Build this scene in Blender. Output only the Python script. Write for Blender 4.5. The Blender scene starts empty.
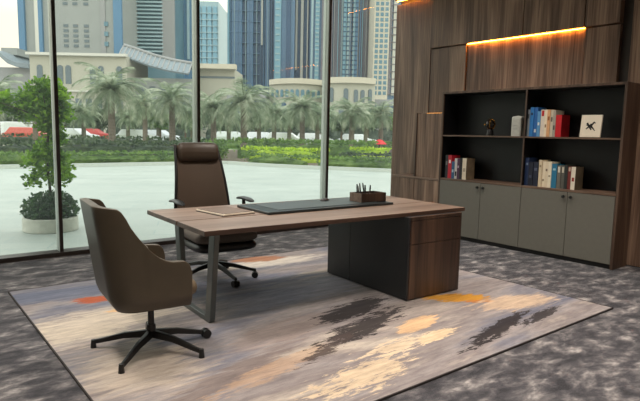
import bpy, bmesh, math, random
from mathutils import Vector, Matrix, noise
rnd = random.Random(7)
S = bpy.context.scene
C = S.collection
PI = math.pi

# ------------------------------------------------------------------ camera
FPX, CAMH = 550.98, 1.45
cam_d = bpy.data.cameras.new('camera'); cam = bpy.data.objects.new('camera', cam_d); C.objects.link(cam)
cr = Vector((0.78414664, -0.62024056, 0.02038862)); cu = Vector((0.05918831, 0.10745336, 0.99244673)); cf = Vector((0.61774654, 0.77701701, -0.12097018))
M = Matrix(((cr.x, cu.x, -cf.x, 0), (cr.y, cu.y, -cf.y, 0), (cr.z, cu.z, -cf.z, CAMH), (0, 0, 0, 1)))
cam.matrix_world = M
cam_d.sensor_width = 36; cam_d.lens = FPX / 640 * 36; cam_d.clip_end = 2000; cam_d.clip_start = 0.05
S.camera = cam
S.view_settings.view_transform = 'Standard'; S.view_settings.look = 'None'; S.view_settings.gamma = 1
S.view_settings.exposure = 0.0
FH = Vector((cf.x, cf.y, 0)).normalized(); RH = Vector((FH.y, -FH.x, 0))
YAW = math.atan2(RH.y, RH.x)

def spot(px, D, py=None):
    """ground point (or height at py) seen at a photo column at forward distance D: used to lay the far city out"""
    y0 = 131.9 + 0.0166 * px
    t = (px - 320) / FPX * D * 1.0
    P = FH * D + RH * t
    if py is None: return Vector((P.x, P.y, 0))
    return Vector((P.x, P.y, CAMH + (y0 - py) / FPX * D * 1.0))

# ------------------------------------------------------------------ mesh helpers
class MB:
    def __init__(s): s.v = []; s.f = []
    def add(s, vs, fs):
        n = len(s.v); s.v += [tuple(v) for v in vs]; s.f += [tuple(i + n for i in f) for f in fs]; return s
    def box(s, c, d, rot=None):
        c = Vector(c); h = Vector(d) / 2
        vs = [Vector((x * h.x, y * h.y, z * h.z)) for x in (-1, 1) for y in (-1, 1) for z in (-1, 1)]
        if rot is not None: vs = [rot @ v for v in vs]
        return s.add([c + v for v in vs], [(0, 1, 3, 2), (4, 6, 7, 5), (0, 4, 5, 1), (2, 3, 7, 6), (0, 2, 6, 4), (1, 5, 7, 3)])
    def b2(s, x0, x1, y0, y1, z0, z1): return s.box(((x0 + x1) / 2, (y0 + y1) / 2, (z0 + z1) / 2), (x1 - x0, y1 - y0, z1 - z0))
    def cyl(s, p0, p1, r0, r1=None, n=16, cap=True):
        p0, p1 = Vector(p0), Vector(p1); r1 = r0 if r1 is None else r1
        d = (p1 - p0).normalized(); a = d.orthogonal().normalized(); b = d.cross(a)
        vs = [p + (a * math.cos(t) + b * math.sin(t)) * r for p, r in ((p0, r0), (p1, r1)) for t in [2 * PI * i / n for i in range(n)]]
        fs = [(i, (i + 1) % n, n + (i + 1) % n, n + i) for i in range(n)]
        if cap: fs += [tuple(range(n))[::-1], tuple(range(n, 2 * n))]
        return s.add(vs, fs)
    def tube(s, pts, r, n=8, rr=None):
        pts = [Vector(p) for p in pts]; vs = []; fs = []
        for i, p in enumerate(pts):
            d = (pts[min(i + 1, len(pts) - 1)] - pts[max(i - 1, 0)]).normalized()
            a = d.cross(Vector((0.03, 0.02, 1))); a = a.normalized() if a.length > 1e-3 else d.orthogonal().normalized(); b = d.cross(a)
            q = rr[i] if rr else r
            vs += [p + (a * math.cos(2 * PI * k / n) + b * math.sin(2 * PI * k / n)) * q for k in range(n)]
        for i in range(len(pts) - 1):
            fs += [(i * n + k, i * n + (k + 1) % n, (i + 1) * n + (k + 1) % n, (i + 1) * n + k) for k in range(n)]
        fs += [tuple(range(n))[::-1], tuple(range(len(vs) - n, len(vs)))]
        return s.add(vs, fs)
    def lathe(s, prof, n=32, c=(0, 0, 0)):
        vs = []; fs = []; m = len(prof)
        for i in range(n):
            t = 2 * PI * i / n
            vs += [(c[0] + r * math.cos(t), c[1] + r * math.sin(t), c[2] + z) for r, z in prof]
        for i in range(n):
            j = (i + 1) % n
            fs += [(i * m + k, j * m + k, j * m + k + 1, i * m + k + 1) for k in range(m - 1)]
        return s.add(vs, fs)
    def prism(s, poly, z0, z1):
        n = len(poly)
        return s.add([(x, y, z0) for x, y in poly] + [(x, y, z1) for x, y in poly],
                     [tuple(range(n))[::-1], tuple(range(n, 2 * n))] + [(i, (i + 1) % n, n + (i + 1) % n, n + i) for i in range(n)])
    def grid(s, fn, nu, nv, closed_u=False):
        vs = [fn(i / (nu if closed_u else nu - 1), j / (nv - 1)) for i in range(nu) for j in range(nv)]
        fs = []
        for i in range(nu if closed_u else nu - 1):
            for j in range(nv - 1):
                k = (i + 1) % nu
                fs.append((i * nv + j, k * nv + j, k * nv + j + 1, i * nv + j + 1))
        return s.add(vs, fs)
    def mesh(s, name, m, smooth=None):
        me = bpy.data.meshes.new(name); me.from_pydata(s.v, [], s.f); me.validate()
        b = bmesh.new(); b.from_mesh(me); bmesh.ops.recalc_face_normals(b, faces=b.faces[:]) if smooth != 'raw' else None
        b.to_mesh(me); b.free()
        me.materials.append(m)
        if smooth:
            me.shade_smooth()
            if smooth != 'raw': me.set_sharp_from_angle(angle=math.radians(smooth))
        return me
    def build(s, name, m, parent=None, smooth=None, bevel=0, seg=2, sub=0, solid=0, loc=None):
        o = bpy.data.objects.new(name, s.mesh(name, m, smooth)); C.objects.link(o)
        if parent: o.parent = parent
        if loc is not None: o.location = loc
        if solid:
            md = o.modifiers.new('solid', 'SOLIDIFY'); md.thickness = solid; md.offset = 1
        if bevel:
            md = o.modifiers.new('bevel', 'BEVEL'); md.width = bevel; md.segments = seg; md.limit_method = 'ANGLE'; md.angle_limit = 0.6
        if sub:
            md = o.modifiers.new('sub', 'SUBSURF'); md.levels = sub; md.render_levels = sub
        return o

def thing(name, label, cat, loc=(0, 0, 0), rz=0, group=None):
    o = bpy.data.objects.new(name, None); C.objects.link(o); o.location = loc; o.rotation_euler = (0, 0, rz); o.empty_display_size = .1
    return tag(o, label, cat, group)
def tag(o, label, cat, group=None, kind=None):
    o['label'] = label; o['category'] = cat
    if group: o['group'] = group
    if kind: o['kind'] = kind
    return o
def struct(o, label=None):
    o['kind'] = 'structure'
    if label: o['label'] = label
    return o
def copy_tree(o, parent=None):
    c = o.copy(); C.objects.link(c)
    if parent: c.parent = parent
    for ch in list(o.children): copy_tree(ch, c)
    return c

# ------------------------------------------------------------------ materials
def lin(c):
    return tuple(((x / 255) / 12.92 if x / 255 <= .04045 else ((x / 255 + .055) / 1.055) ** 2.4) for x in c) + (1,)
def new_mat(name):
    m = bpy.data.materials.new(name); m.use_nodes = True
    return m, m.node_tree.nodes, m.node_tree.links, m.node_tree.nodes['Principled BSDF']
def ramp(N, stops):
    r = N.new('ShaderNodeValToRGB'); e = r.color_ramp.elements
    while len(e) < len(stops): e.new(.5)
    for k, (p, c) in zip(e, stops): k.position = p; k.color = c
    return r
def mat(name, col, rough=.6, metal=0, var=.08, scale=20, bump=0, sheen=0, emit=None, es=0, spec=.5):
    m, N, L, B = new_mat(name)
    c = lin(col)
    tc = N.new('ShaderNodeTexCoord'); nz = N.new('ShaderNodeTexNoise'); nz.inputs['Scale'].default_value = scale; nz.inputs['Detail'].default_value = 4
    L.new(tc.outputs['Object'], nz.inputs['Vector'])
    a = tuple(x * (1 - var) for x in c[:3]) + (1,); b = tuple(min(1, x * (1 + var)) for x in c[:3]) + (1,)
    r = ramp(N, [(.3, a), (.7, b)]); L.new(nz.outputs[0], r.inputs[0]); L.new(r.outputs[0], B.inputs['Base Color'])
    B.inputs['Roughness'].default_value = rough; B.inputs['Metallic'].default_value = metal
    B.inputs['Specular IOR Level'].default_value = spec
    if sheen: B.inputs['Sheen Weight'].default_value = sheen
    if bump:
        bp = N.new('ShaderNodeBump'); bp.inputs['Strength'].default_value = bump; bp.inputs['Distance'].default_value = .01
        L.new(nz.outputs[0], bp.inputs['Height']); L.new(bp.outputs[0], B.inputs['Normal'])
    if emit:
        B.inputs['Emission Color'].default_value = lin(emit); B.inputs['Emission Strength'].default_value = es
    return m
def wood(name, dark, mid, light, axis='Z', rough=.45, band=7):
    m, N, L, B = new_mat(name)
    tc = N.new('ShaderNodeTexCoord')
    s1 = {'Z': (band, band, .35), 'X': (.5, band, band), 'Y': (band, .5, band)}[axis]
    s2 = {'Z': (60, 60, 1.6), 'X': (2.2, 60, 60), 'Y': (60, 2.2, 60)}[axis]
    outs = []
    for s, d in ((s1, 1.2), (s2, .4)):
        mp = N.new('ShaderNodeMapping'); mp.inputs['Scale'].default_value = s; L.new(tc.outputs['Object'], mp.inputs['Vector'])
        nz = N.new('ShaderNodeTexNoise'); nz.inputs['Scale'].default_value = 1; nz.inputs['Detail'].default_value = 5; nz.inputs['Distortion'].default_value = d
        L.new(mp.outputs[0], nz.inputs['Vector']); outs.append(nz.outputs[0])
    mx = N.new('ShaderNodeMath'); mx.operation = 'MULTIPLY_ADD'; mx.inputs[1].default_value = .35; L.new(outs[1], mx.inputs[0])
    ml = N.new('ShaderNodeMath'); ml.operation = 'MULTIPLY'; ml.inputs[1].default_value = .65; L.new(outs[0], ml.inputs[0]); L.new(ml.outputs[0], mx.inputs[2])
    r = ramp(N, [(.36, lin(dark)), (.5, lin(mid)), (.64, lin(light))]); L.new(mx.outputs[0], r.inputs[0]); L.new(r.outputs[0], B.inputs['Base Color'])
    B.inputs['Roughness'].default_value = rough
    bp = N.new('ShaderNodeBump'); bp.inputs['Strength'].default_value = .08; L.new(outs[1], bp.inputs['Height']); L.new(bp.outputs[0], B.inputs['Normal'])
    return m

M_ = {}
M_['wall_wood'] = wood('walnut_panel', (78, 58, 47), (128, 101, 84), (176, 146, 124), band=4.5)
M_['case_wood'] = wood('walnut_case', (52, 38, 30), (84, 64, 52), (112, 90, 74))
M_['cab_wood'] = wood('walnut_pedestal', (38, 26, 20), (66, 47, 36), (92, 68, 52))
M_['desk_wood'] = wood('desk_walnut', (96, 80, 70), (124, 105, 93), (148, 127, 113), axis='X', rough=.38)
M_['desk_edge'] = wood('desk_edge_walnut', (56, 40, 33), (72, 52, 42), (90, 68, 56), axis='X')
M_['black_int'] = mat('black_lining', (11, 13, 17), .5)
M_['door_grey'] = mat('warm_grey_lacquer', (112, 110, 102), .55, var=.03)
M_['charcoal'] = mat('charcoal_panel', (32, 33, 36), .45, var=.05)
M_['charcoal2'] = mat('slate_panel', (40, 42, 45), .45, var=.05)
M_['black'] = mat('black_plastic', (18, 18, 19), .42)
M_['blackmetal'] = mat('black_metal', (26, 26, 27), .35, metal=.3)
M_['gunmetal'] = mat('gunmetal', (92, 97, 96), .42, metal=.5, var=.04)
M_['leather'] = mat('taupe_leather', (76, 67, 54), .42, var=.06, scale=9, bump=.05)
M_['leather_in'] = mat('tan_leather', (104, 90, 72), .45, var=.06, scale=9, bump=.05)
M_['exec'] = mat('brown_leather', (66, 54, 43), .42, var=.06, scale=12, bump=.06)
M_['exec_mesh'] = mat('brown_mesh', (76, 62, 50), .75, var=.15, scale=180, bump=.2)
M_['greyseat'] = mat('grey_fabric', (90, 84, 78), .85, var=.1, scale=60)
M_['chrome'] = mat('grey_steel', (150, 152, 152), .3, metal=.9, var=.02)
M_['alu'] = mat('aluminium', (172, 180, 174), .4, metal=.35, var=.03)
M_['darkframe'] = mat('dark_bronze', (46, 38, 34), .45, var=.04)
M_['ceil'] = mat('ceiling_paint', (205, 200, 192), .9)
M_['wallp'] = mat('plaster', (190, 183, 172), .9)
M_['pad'] = mat('smoked_leather', (34, 40, 42), .3, var=.05)
M_['cream'] = mat('cream_card', (232, 222, 204), .7, var=.03)
M_['pages'] = mat('paper', (214, 202, 180), .9, var=.08, scale=90)
M_['brass'] = mat('brass', (196, 140, 50), .25, metal=.95)
M_['ceramic'] = mat('grey_white_ceramic', (176, 178, 172), .35)
M_['stone'] = mat('pale_stone', (196, 198, 186), .85, var=.1, scale=12, bump=.2)
M_['kerb'] = mat('kerb_stone', (186, 192, 184), .9)
M_['soil'] = mat('soil', (92, 82, 66), .95, var=.3, scale=3)
M_['lawn'] = mat('lawn', (96, 128, 66), .95, var=.25, scale=2)
M_['road'] = mat('asphalt', (150, 152, 150), .95, var=.1, scale=.6)
M_['led'] = mat('led_amber', (255, 170, 60), .5, emit=(255, 150, 45), es=60)
M_['lamp'] = mat('fill_louvre', (120, 118, 114), .5)  # face of the added ceiling fill lights

def leafmat(name, a, b, c, sc=6):
    m, N, L, B = new_mat(name)
    tc = N.new('ShaderNodeTexCoord'); nz = N.new('ShaderNodeTexNoise'); nz.inputs['Scale'].default_value = sc; nz.inputs['Detail'].default_value = 6
    L.new(tc.outputs['Object'], nz.inputs['Vector'])
    r = ramp(N, [(.35, lin(a)), (.5, lin(b)), (.66, lin(c))]); L.new(nz.outputs[0], r.inputs[0]); L.new(r.outputs[0], B.inputs['Base Color'])
    B.inputs['Roughness'].default_value = .55
    tr = N.new('ShaderNodeBsdfTranslucent'); L.new(r.outputs[0], tr.inputs['Color'])
    mx = N.new('ShaderNodeMixShader'); mx.inputs[0].default_value = .45
    L.new(B.outputs[0], mx.inputs[1]); L.new(tr.outputs[0], mx.inputs[2]); L.new(mx.outputs[0], N['Material Output'].inputs['Surface'])
    return m
M_['leaf'] = leafmat('bright_leaf', (62, 96, 22), (104, 148, 34), (160, 200, 56))
M_['leafdark'] = leafmat('dark_leaf', (34, 58, 34), (52, 84, 48), (78, 112, 62))
M_['hedge'] = leafmat('hedge_leaf', (64, 92, 44), (98, 130, 60), (132, 160, 80), 2)
M_['hedge_y'] = leafmat('lime_hedge_leaf', (140, 170, 40), (176, 204, 50), (204, 226, 80), 2)
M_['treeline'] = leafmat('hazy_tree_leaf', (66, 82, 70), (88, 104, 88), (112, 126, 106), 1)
M_['hedge_d'] = leafmat('dark_hedge_leaf', (44, 62, 44), (66, 86, 56), (92, 108, 72), 2)
M_['shrub_r'] = leafmat('purple_shrub_leaf', (70, 60, 60), (96, 84, 80), (120, 108, 96), 2)
M_['frond'] = leafmat('palm_frond', (92, 112, 84), (142, 158, 128), (212, 218, 196), 2.5)  # pale tones: distance haze put into the leaf colour
M_['trunk'] = mat('palm_trunk', (112, 104, 92), .95, var=.25, scale=5, bump=.5)
M_['bark'] = mat('tree_bark', (88, 74, 58), .95, var=.2)

# glass: clear pane with a green cast, a soft mirror and a faint translucent veil imitating haze
def glass_mat():
    m, N, L, B = new_mat('window_glass')
    t = N.new('ShaderNodeBsdfTransparent'); t.inputs[0].default_value = (.94, .965, .95, 1)
    g = N.new('ShaderNodeBsdfGlossy'); g.inputs['Roughness'].default_value = .02; g.inputs[0].default_value = (.9, .95, .95, 1)
    fr = N.new('ShaderNodeFresnel'); fr.inputs[0].default_value = 1.15
    m1 = N.new('ShaderNodeMixShader'); L.new(fr.outputs[0], m1.inputs[0]); L.new(t.outputs[0], m1.inputs[1]); L.new(g.outputs[0], m1.inputs[2])
    d = N.new('ShaderNodeBsdfTranslucent'); d.inputs[0].default_value = (.85, .95, .95, 1)
    m2 = N.new('ShaderNodeMixShader'); m2.inputs[0].default_value = .022
    L.new(m1.outputs[0], m2.inputs[1]); L.new(d.outputs[0], m2.inputs[2]); L.new(m2.outputs[0], N['Material Output'].inputs['Surface'])
    N.remove(B); return m
M_['glass'] = glass_mat()

def carpet_mat():
    m, N, L, B = new_mat('mottled_carpet')
    tc = N.new('ShaderNodeTexCoord'); mp = N.new('ShaderNodeMapping'); mp.inputs['Rotation'].default_value = (0, 0, .35); mp.inputs['Scale'].default_value = (1.7, 3.2, 1)
    L.new(tc.outputs['Object'], mp.inputs[0])
    n1 = N.new('ShaderNodeTexNoise'); n1.inputs['Scale'].default_value = 2.6; n1.inputs['Detail'].default_value = 8; n1.inputs['Roughness'].default_value = .66; n1.inputs['Distortion'].default_value = .25
    L.new(mp.outputs[0], n1.inputs['Vector'])
    r = ramp(N, [(.37, lin((48, 48, 53))), (.48, lin((72, 71, 76))), (.57, lin((108, 105, 107))), (.69, lin((170, 166, 164)))])
    L.new(n1.outputs[0], r.inputs[0]); L.new(r.outputs[0], B.inputs['Base Color'])
    n2 = N.new('ShaderNodeTexNoise'); n2.inputs['Scale'].default_value = 260; L.new(tc.outputs['Object'], n2.inputs['Vector'])
    bp = N.new('ShaderNodeBump'); bp.inputs['Strength'].default_value = .5; bp.inputs['Distance'].default_value = .006
    L.new(n2.outputs[0], bp.inputs['Height']); L.new(bp.outputs[0], B.inputs['Normal'])
    B.inputs['Roughness'].default_value = .95; B.inputs['Specular IOR Level'].default_value = .1; B.inputs['Sheen Weight'].default_value = .15
    return m

def rug_mat():
    m, N, L, B = new_mat('abstract_rug')
    tc = N.new('ShaderNodeTexCoord'); P = tc.outputs['Object']
    def nz(scale, vecscale, detail=6, dist=.5, rough=.6, off=(0, 0, 0)):
        mp = N.new('ShaderNodeMapping'); mp.inputs['Scale'].default_value = vecscale; mp.inputs['Rotation'].default_value = (0, 0, -.1); mp.inputs['Location'].default_value = off
        L.new(P, mp.inputs[0]); n = N.new('ShaderNodeTexNoise'); n.inputs['Scale'].default_value = scale; n.inputs['Detail'].default_value = detail
        n.inputs['Distortion'].default_value = dist; n.inputs['Roughness'].default_value = rough; L.new(mp.outputs[0], n.inputs['Vector']); return n.outputs[0]
    base = ramp(N, [(.34, lin((104, 108, 124))), (.43, lin((130, 128, 134))), (.5, lin((152, 145, 143))), (.57, lin((136, 128, 127))), (.66, lin((186, 176, 164)))])
    L.new(nz(1.0, (.45, 1.7, 1), off=(3, 1, 0)), base.inputs[0]); col = base.outputs[0]
    streak = nz(1.0, (3.2, 20, 1), 8, .8, .7); rag = nz(1.0, (7, 26, 1), 7, .3, .75, (5, 2, 0))
    def mth(op, a, b, clamp=False):
        n = N.new('ShaderNodeMath'); n.operation = op; n.use_clamp = clamp
        for i, x in enumerate((a, b)):
            if isinstance(x, (int, float)): n.inputs[i].default_value = x
            else: L.new(x, n.inputs[i])
        return n.outputs[0]
    def patch(col, cx, cy, rx, ry, ang, c, soft=6, amt=1.1, hole=0, op=1):
        mp = N.new('ShaderNodeMapping'); mp.vector_type = 'TEXTURE'
        mp.inputs['Location'].default_value = (cx - 2.825, cy - 3.70, 0); mp.inputs['Rotation'].default_value = (0, 0, math.radians(ang)); mp.inputs['Scale'].default_value = (rx, ry, 1)
        L.new(P, mp.inputs[0]); s = N.new('ShaderNodeVectorMath'); s.operation = 'MULTIPLY'; s.inputs[1].default_value = (1, 1, 0); L.new(mp.outputs[0], s.inputs[0])
        ln = N.new('ShaderNodeVectorMath'); ln.operation = 'LENGTH'; L.new(s.outputs[0], ln.inputs[0])
        d = mth('SUBTRACT', 1.0, ln.outputs['Value']); e = mth('MULTIPLY', mth('SUBTRACT', streak, .5), amt * 2.4); d = mth('ADD', d, e)
        if hole: d = mth('ADD', d, mth('MULTIPLY', mth('SUBTRACT', rag, .5 + .08 * hole), 5 * hole))
        k = mth('MULTIPLY', mth('MULTIPLY', d, soft, True), op)
        mx = N.new('ShaderNodeMix'); mx.data_type = 'RGBA'; L.new(k, mx.inputs[0]); L.new(col, mx.inputs[6]); mx.inputs[7].default_value = lin(c); return mx.outputs[2]
    for a in PATCHES: col = patch(col, *a)
    def mul(col, fac, lo, hi, p0, p1):
        rr = ramp(N, [(p0, (lo, lo, lo * 1.03, 1)), (p1, (hi, hi, hi, 1))]); L.new(fac, rr.inputs[0])
        q = N.new('ShaderNodeMix'); q.data_type = 'RGBA'; q.blend_type = 'MULTIPLY'; q.inputs[0].default_value = 1; L.new(col, q.inputs[6]); L.new(rr.outputs[0], q.inputs[7]); return q.outputs[2]
    col = mul(col, nz(1.0, (2.2, 17, 1), 8, .6, .7, (9, 4, 0)), .80, 1.12, .36, .60)
    col = mul(col, rag, .88, 1.08, .38, .58)
    # woven fleck
    fl = nz(260, (1, 1, 1), 2); mx = N.new('ShaderNodeMix'); mx.data_type = 'RGBA'; mx.blend_type = 'MULTIPLY'; mx.inputs[0].default_value = .35
    fr = ramp(N, [(.3, (.6, .6, .6, 1)), (.7, (1.1, 1.1, 1.1, 1))]); L.new(fl, fr.inputs[0]); L.new(col, mx.inputs[6]); L.new(fr.outputs[0], mx.inputs[7])
    L.new(mx.outputs[2], B.inputs['Base Color']); B.inputs['Roughness'].default_value = .95; B.inputs['Specular IOR Level'].default_value = .1; B.inputs['Sheen Weight'].default_value = .1
    return m
PATCHES = [
    # cx, cy, rx, ry, angle, colour, soft, amt, hole, opacity
    (1.25, 4.1, .75, .42, 0, (204, 192, 174), 2.5, .9, 0, .85),
    (1.15, 3.2, .45, .5, 0, (196, 182, 164), 2, .9, 0, .7),
    (1.1, 5.05, .7, .24, -5, (104, 110, 128), 3, .9, 0, .8),
    (2.4, 4.5, 1.2, .3, -5, (108, 116, 136), 2.5, .9, 0, .75),
    (3.0, 3.9, .9, .3, 5, (138, 138, 150), 2.5, .9, 0, .6),
    (1.7, 3.9, .5, .12, 0, (112, 110, 116), 3, 1.0, .2, .7),
    (3.3, 5.05, .8, .2, -5, (214, 206, 194), 2.5, .9, 0, .8),
    (1.55, 2.75, .7, .12, 20, (116, 104, 100), 3, 1.2, .3, .7),
    (1.9, 2.7, .7, .1, 12, (186, 156, 128), 3, 1.1, .3, .6),
    (2.3, 3.2, .7, .2, 10, (150, 136, 130), 3, 1, 0, .7),
    (1.36, 4.72, .2, .10, -15, (166, 84, 54), 6, 1.0, .25, 1),
    (1.52, 4.33, .2, .07, 0, (214, 176, 130), 6, .9, 0, .9),
    (3.3, 5.25, .34, .13, -12, (168, 118, 88), 6, .8, 0, .95),
    (3.35, 2.95, .62, .26, 8, (150, 140, 134), 3, .8, 0, .8),
    (2.98, 3.27, .5, .15, 14, (42, 37, 39), 7, .9, 0.42, .95),
    (2.78, 2.93, .62, .14, 16, (42, 37, 39), 7, 1.0, 0.5, .95),
    (2.3, 2.76, .4, .07, 22, (70, 60, 58), 6, 1.0, 0.6, .9),
    (3.6, 2.30, .62, .085, 12, (42, 37, 39), 7, 1.0, 0.55, .95),
    (4.15, 2.28, .42, .06, 8, (42, 37, 39), 7, 1.0, 0.6, .9),
    (3.98, 2.98, .34, .13, -32, (192, 138, 50), 6, .8, .15, 1),
    (4.05, 2.80, .16, .05, -30, (188, 116, 30), 6, .8, .1, .8),
    (4.3, 2.6, .5, .2, -12, (196, 172, 146), 3, .9, .1, .85),
    (3.15, 2.72, .28, .1, 12, (214, 178, 138), 7, .8, .05, .95),
    (3.05, 2.48, .3, .07, 5, (216, 192, 158), 7, 1.0, .35, .95),
    (2.72, 2.50, .36, .12, 8, (214, 194, 166), 7, 1.1, .8, .95),
    (2.2, 2.3, .5, .16, 8, (206, 186, 158), 6, 1.1, .6, .9),
]

# ------------------------------------------------------------------ room shell
XB, XW, YW, CZ = 6.307, 6.66, 6.64, 3.9
MB().b2(-2.2, 7.5, -1.7, 6.78, -.1, 0).build('floor', carpet_mat()); struct(bpy.data.objects['floor'])
struct(MB().b2(-2.2, 7.5, -1.7, 7.0, CZ, CZ + .15).build('ceiling', M_['ceil']))
struct(MB().b2(-2.3, 6.9, -1.85, -1.7, 0, CZ).build('wall_back', M_['wallp']))
struct(MB().b2(-2.35, -2.2, -1.7, 6.6, 0, CZ).build('wall_left', M_['wallp']))
struct(MB().b2(6.72, 6.9, -1.7, 6.45, 0, CZ).build('wall_right', M_['darkframe']))
struct(MB().b2(-2.2, -2.18, -1.7, 6.6, 0, .1).build('baseboard_left', M_['darkframe']))
struct(MB().b2(-2.2, 6.7, -1.7, -1.68, 0, .1).build('baseboard_back', M_['darkframe']))
# wood panels on the right wall (each a raised board with shadow gaps)
g = .007
def panel(n, y0, y1, z0, z1, x=XW, m='wall_wood'):
    o = MB().b2(0, 6.72 - x, y0 + g, y1 - g, z0 + g, z1 - g).build('trim_%d' % n, M_[m], bevel=.003)
    o.location = (x, 0, 0); struct(o, 'walnut wall panel')
SEAM, TOPZ = 2.76, 3.53
panel(1, 5.73, 6.49, 0, TOPZ)
panel(2, 5.07, 5.73, 1.0, SEAM)
panel(3, 3.36, 5.07, 1.0, SEAM, XW + .02)
panel(4, 2.95, 3.36, 0, SEAM)
panel(5, 4.17, 5.73, SEAM, CZ, XW - .035)
panel(6, 3.36, 4.17, SEAM, CZ, XW - .035)
panel(7, 2.95, 3.36, SEAM, CZ, XW - .035)
panel(8, 5.73, 6.49, TOPZ + .05, CZ, XW - .05)
panel(9, 1.6, 2.86, 0, CZ, XW + .05)
panel(10, 0.2, 1.6, 0, CZ, XW + .05)
o = MB().b2(XW - .004, XW + .010, 3.37, 5.06, SEAM - .003, SEAM + .004).build('led_strip', M_['led']); tag(o, 'long amber light strip glowing in the wall groove above the open shelves', 'light strip')
o = MB().b2(XW - .03, XW - .016, 5.78, 6.45, TOPZ + .044, TOPZ + .052).build('led_strip', M_['led']); tag(o, 'amber light strip high on the wood wall beside the window', 'light strip')

# window wall: floor track, mullions, panes
struct(MB().b2(-2.2, 7.5, YW - .02, YW + .17, 0, .05).build('trim_11', M_['darkframe'], bevel=.004), 'dark window track')
MX = [-1.86, -.17, 1.54, 3.248, 5.416]
struct(MB().b2(-2.2, 7.5, YW - .01, YW + .15, CZ - .12, CZ).build('trim_12', M_['darkframe']))
for i, x in enumerate(MX):
    r = MB().b2(x - .019, x + .019, YW, YW + .022, .05, CZ - .12).build('trim_%d' % (13 + i), M_['darkframe'], bevel=.003); struct(r, 'dark inner face of a window mullion')
    MB().b2(x - .02, x + .02, YW + .022, YW + .155, .05, CZ - .12).build('mullion_body', M_['alu'], r, bevel=.003)
edges = [-2.2] + MX + [7.5]
for i in range(len(edges) - 1):
    struct(MB().b2(edges[i] + .02, edges[i + 1] - .02, YW + .08, YW + .092, .05, CZ - .12).build('window_%d' % (i + 1), M_['glass']))

# unseen ceiling lamps, added to fill the interior with light
lamp0 = None
k = 0
FILL_W = 14
for x in (.4, 2.7, 5.0):
    for y in (-.3, 1.9, 4.1):
        if lamp0 is None:
            lamp0 = thing('ceiling_fill', 'added square ceiling fill light', 'lamp', (x, y, CZ), group='added ceiling fill lights')
            MB().b2(-.3, .3, -.3, .3, -.012, 0).build('rim', M_['alu'], lamp0, bevel=.003)
            MB().b2(-.27, .27, -.27, .27, -.016, -.0121).build('louvre', M_['lamp'], lamp0)
            lp = lamp0
        else:
            lp = copy_tree(lamp0); lp.location = (x, y, CZ)
        ld = bpy.data.lights.new('fill_light', 'AREA'); ld.size = .5; ld.energy = FILL_W; ld.spread = math.radians(105); ld.color = (1, .89, .78)
        lo = bpy.data.objects.new('fill_light', ld); C.objects.link(lo); lo.parent = lp; lo.location = (0, 0, -.03)
        k += 1

# ------------------------------------------------------------------ rug
rug = MB().b2(-2.025, 2.025, -1.675, 1.675, 0, .012).build('area_rug', rug_mat(), bevel=.004)
rug.location = (2.825, 3.70, .0); tag(rug, 'large abstract rug in cream, grey, charcoal and orange under the desk', 'rug')
MB().b2(-2.031, 2.031, -1.681, -1.672, 0, .0135).b2(-2.031, 2.031, 1.672, 1.681, 0, .0135).b2(-2.031, -2.022, -1.681, 1.681, 0, .0135).b2(2.022, 2.031, -1.681, 1.681, 0, .0135).build('binding', mat('dark_binding', (52, 46, 46), .9), rug)
RZ = .012

# ------------------------------------------------------------------ desk
desk = thing('executive_desk', 'large walnut executive desk with dark pedestal and open metal leg frame', 'desk', (3.03, 3.865, RZ))
DROT = math.radians(-2.6); c0_ = Vector((-1.375, -.555, 0)); d0_ = Matrix.Rotation(DROT, 3, 'Z') @ c0_ - c0_
desk.rotation_euler = (0, 0, DROT); desk.location = (3.03 - d0_.x, 3.865 - d0_.y, RZ)
DX0, DX1, DY0, DY1, DT, DTH = 1.655 - 3.03, 4.29 - 3.03, 3.31 - 3.865, 4.46 - 3.865, .772, .034
gy = 3.80 - 3.865
MB().b2(DX0, DX1, DY0, gy - .011, DT - DTH, DT).build('tabletop', M_['desk_wood'], desk, bevel=.002)
MB().b2(DX0, DX1, gy + .011, DY1, DT - DTH, DT).build('tabletop', M_['desk_wood'], desk, bevel=.002)
for nm_, y_ in (('edge_band', DY0),):
    MB().b2(DX0, DX1, y_ - .0025, y_ - .0002, DT - DTH, DT - .001).build('edge_band', M_['desk_edge'], desk)
for ya_, yb_ in ((DY0, gy - .011), (gy + .011, DY1)): MB().b2(DX0 - .0025, DX0 - .0002, ya_, yb_, DT - DTH, DT - .001).build('edge_band', M_['desk_edge'], desk)
MB().b2(DX0 + .01, DX1 - .01, gy - .0108, gy + .0108, DT - DTH, DT - .014).build('cable_channel', M_['black'], desk)
MB().b2(DX0 + .12, DX1 - .9, gy - .03, gy + .03, DT - DTH - .05, DT - DTH).build('support_rail', M_['alu'], desk)
lf = MB()
def bar(a, b, w=.05):
    # rectangular bar in the YZ plane, .05 thick in X
    a = Vector(a); b = Vector(b); d = (b - a).normalized(); n = Vector((0, -d.z, d.y))
    vs = [p + n * s * .045 + Vector((t * w / 2, 0, 0)) for p in (a, b) for s in (-1, 1) for t in (-1, 1)]
    lf.add(vs, [(0, 1, 3, 2), (4, 6, 7, 5), (0, 4, 5, 1), (2, 3, 7, 6), (0, 2, 6, 4), (1, 5, 7, 3)])
lx = 1.86 - 3.03
q0, q1, q2, q3 = (lx, 3.60 - 3.865, DT - DTH), (lx, 3.685 - 3.865, .03), (lx, 4.19 - 3.865, .03), (lx, 4.30 - 3.865, DT - DTH)
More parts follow.
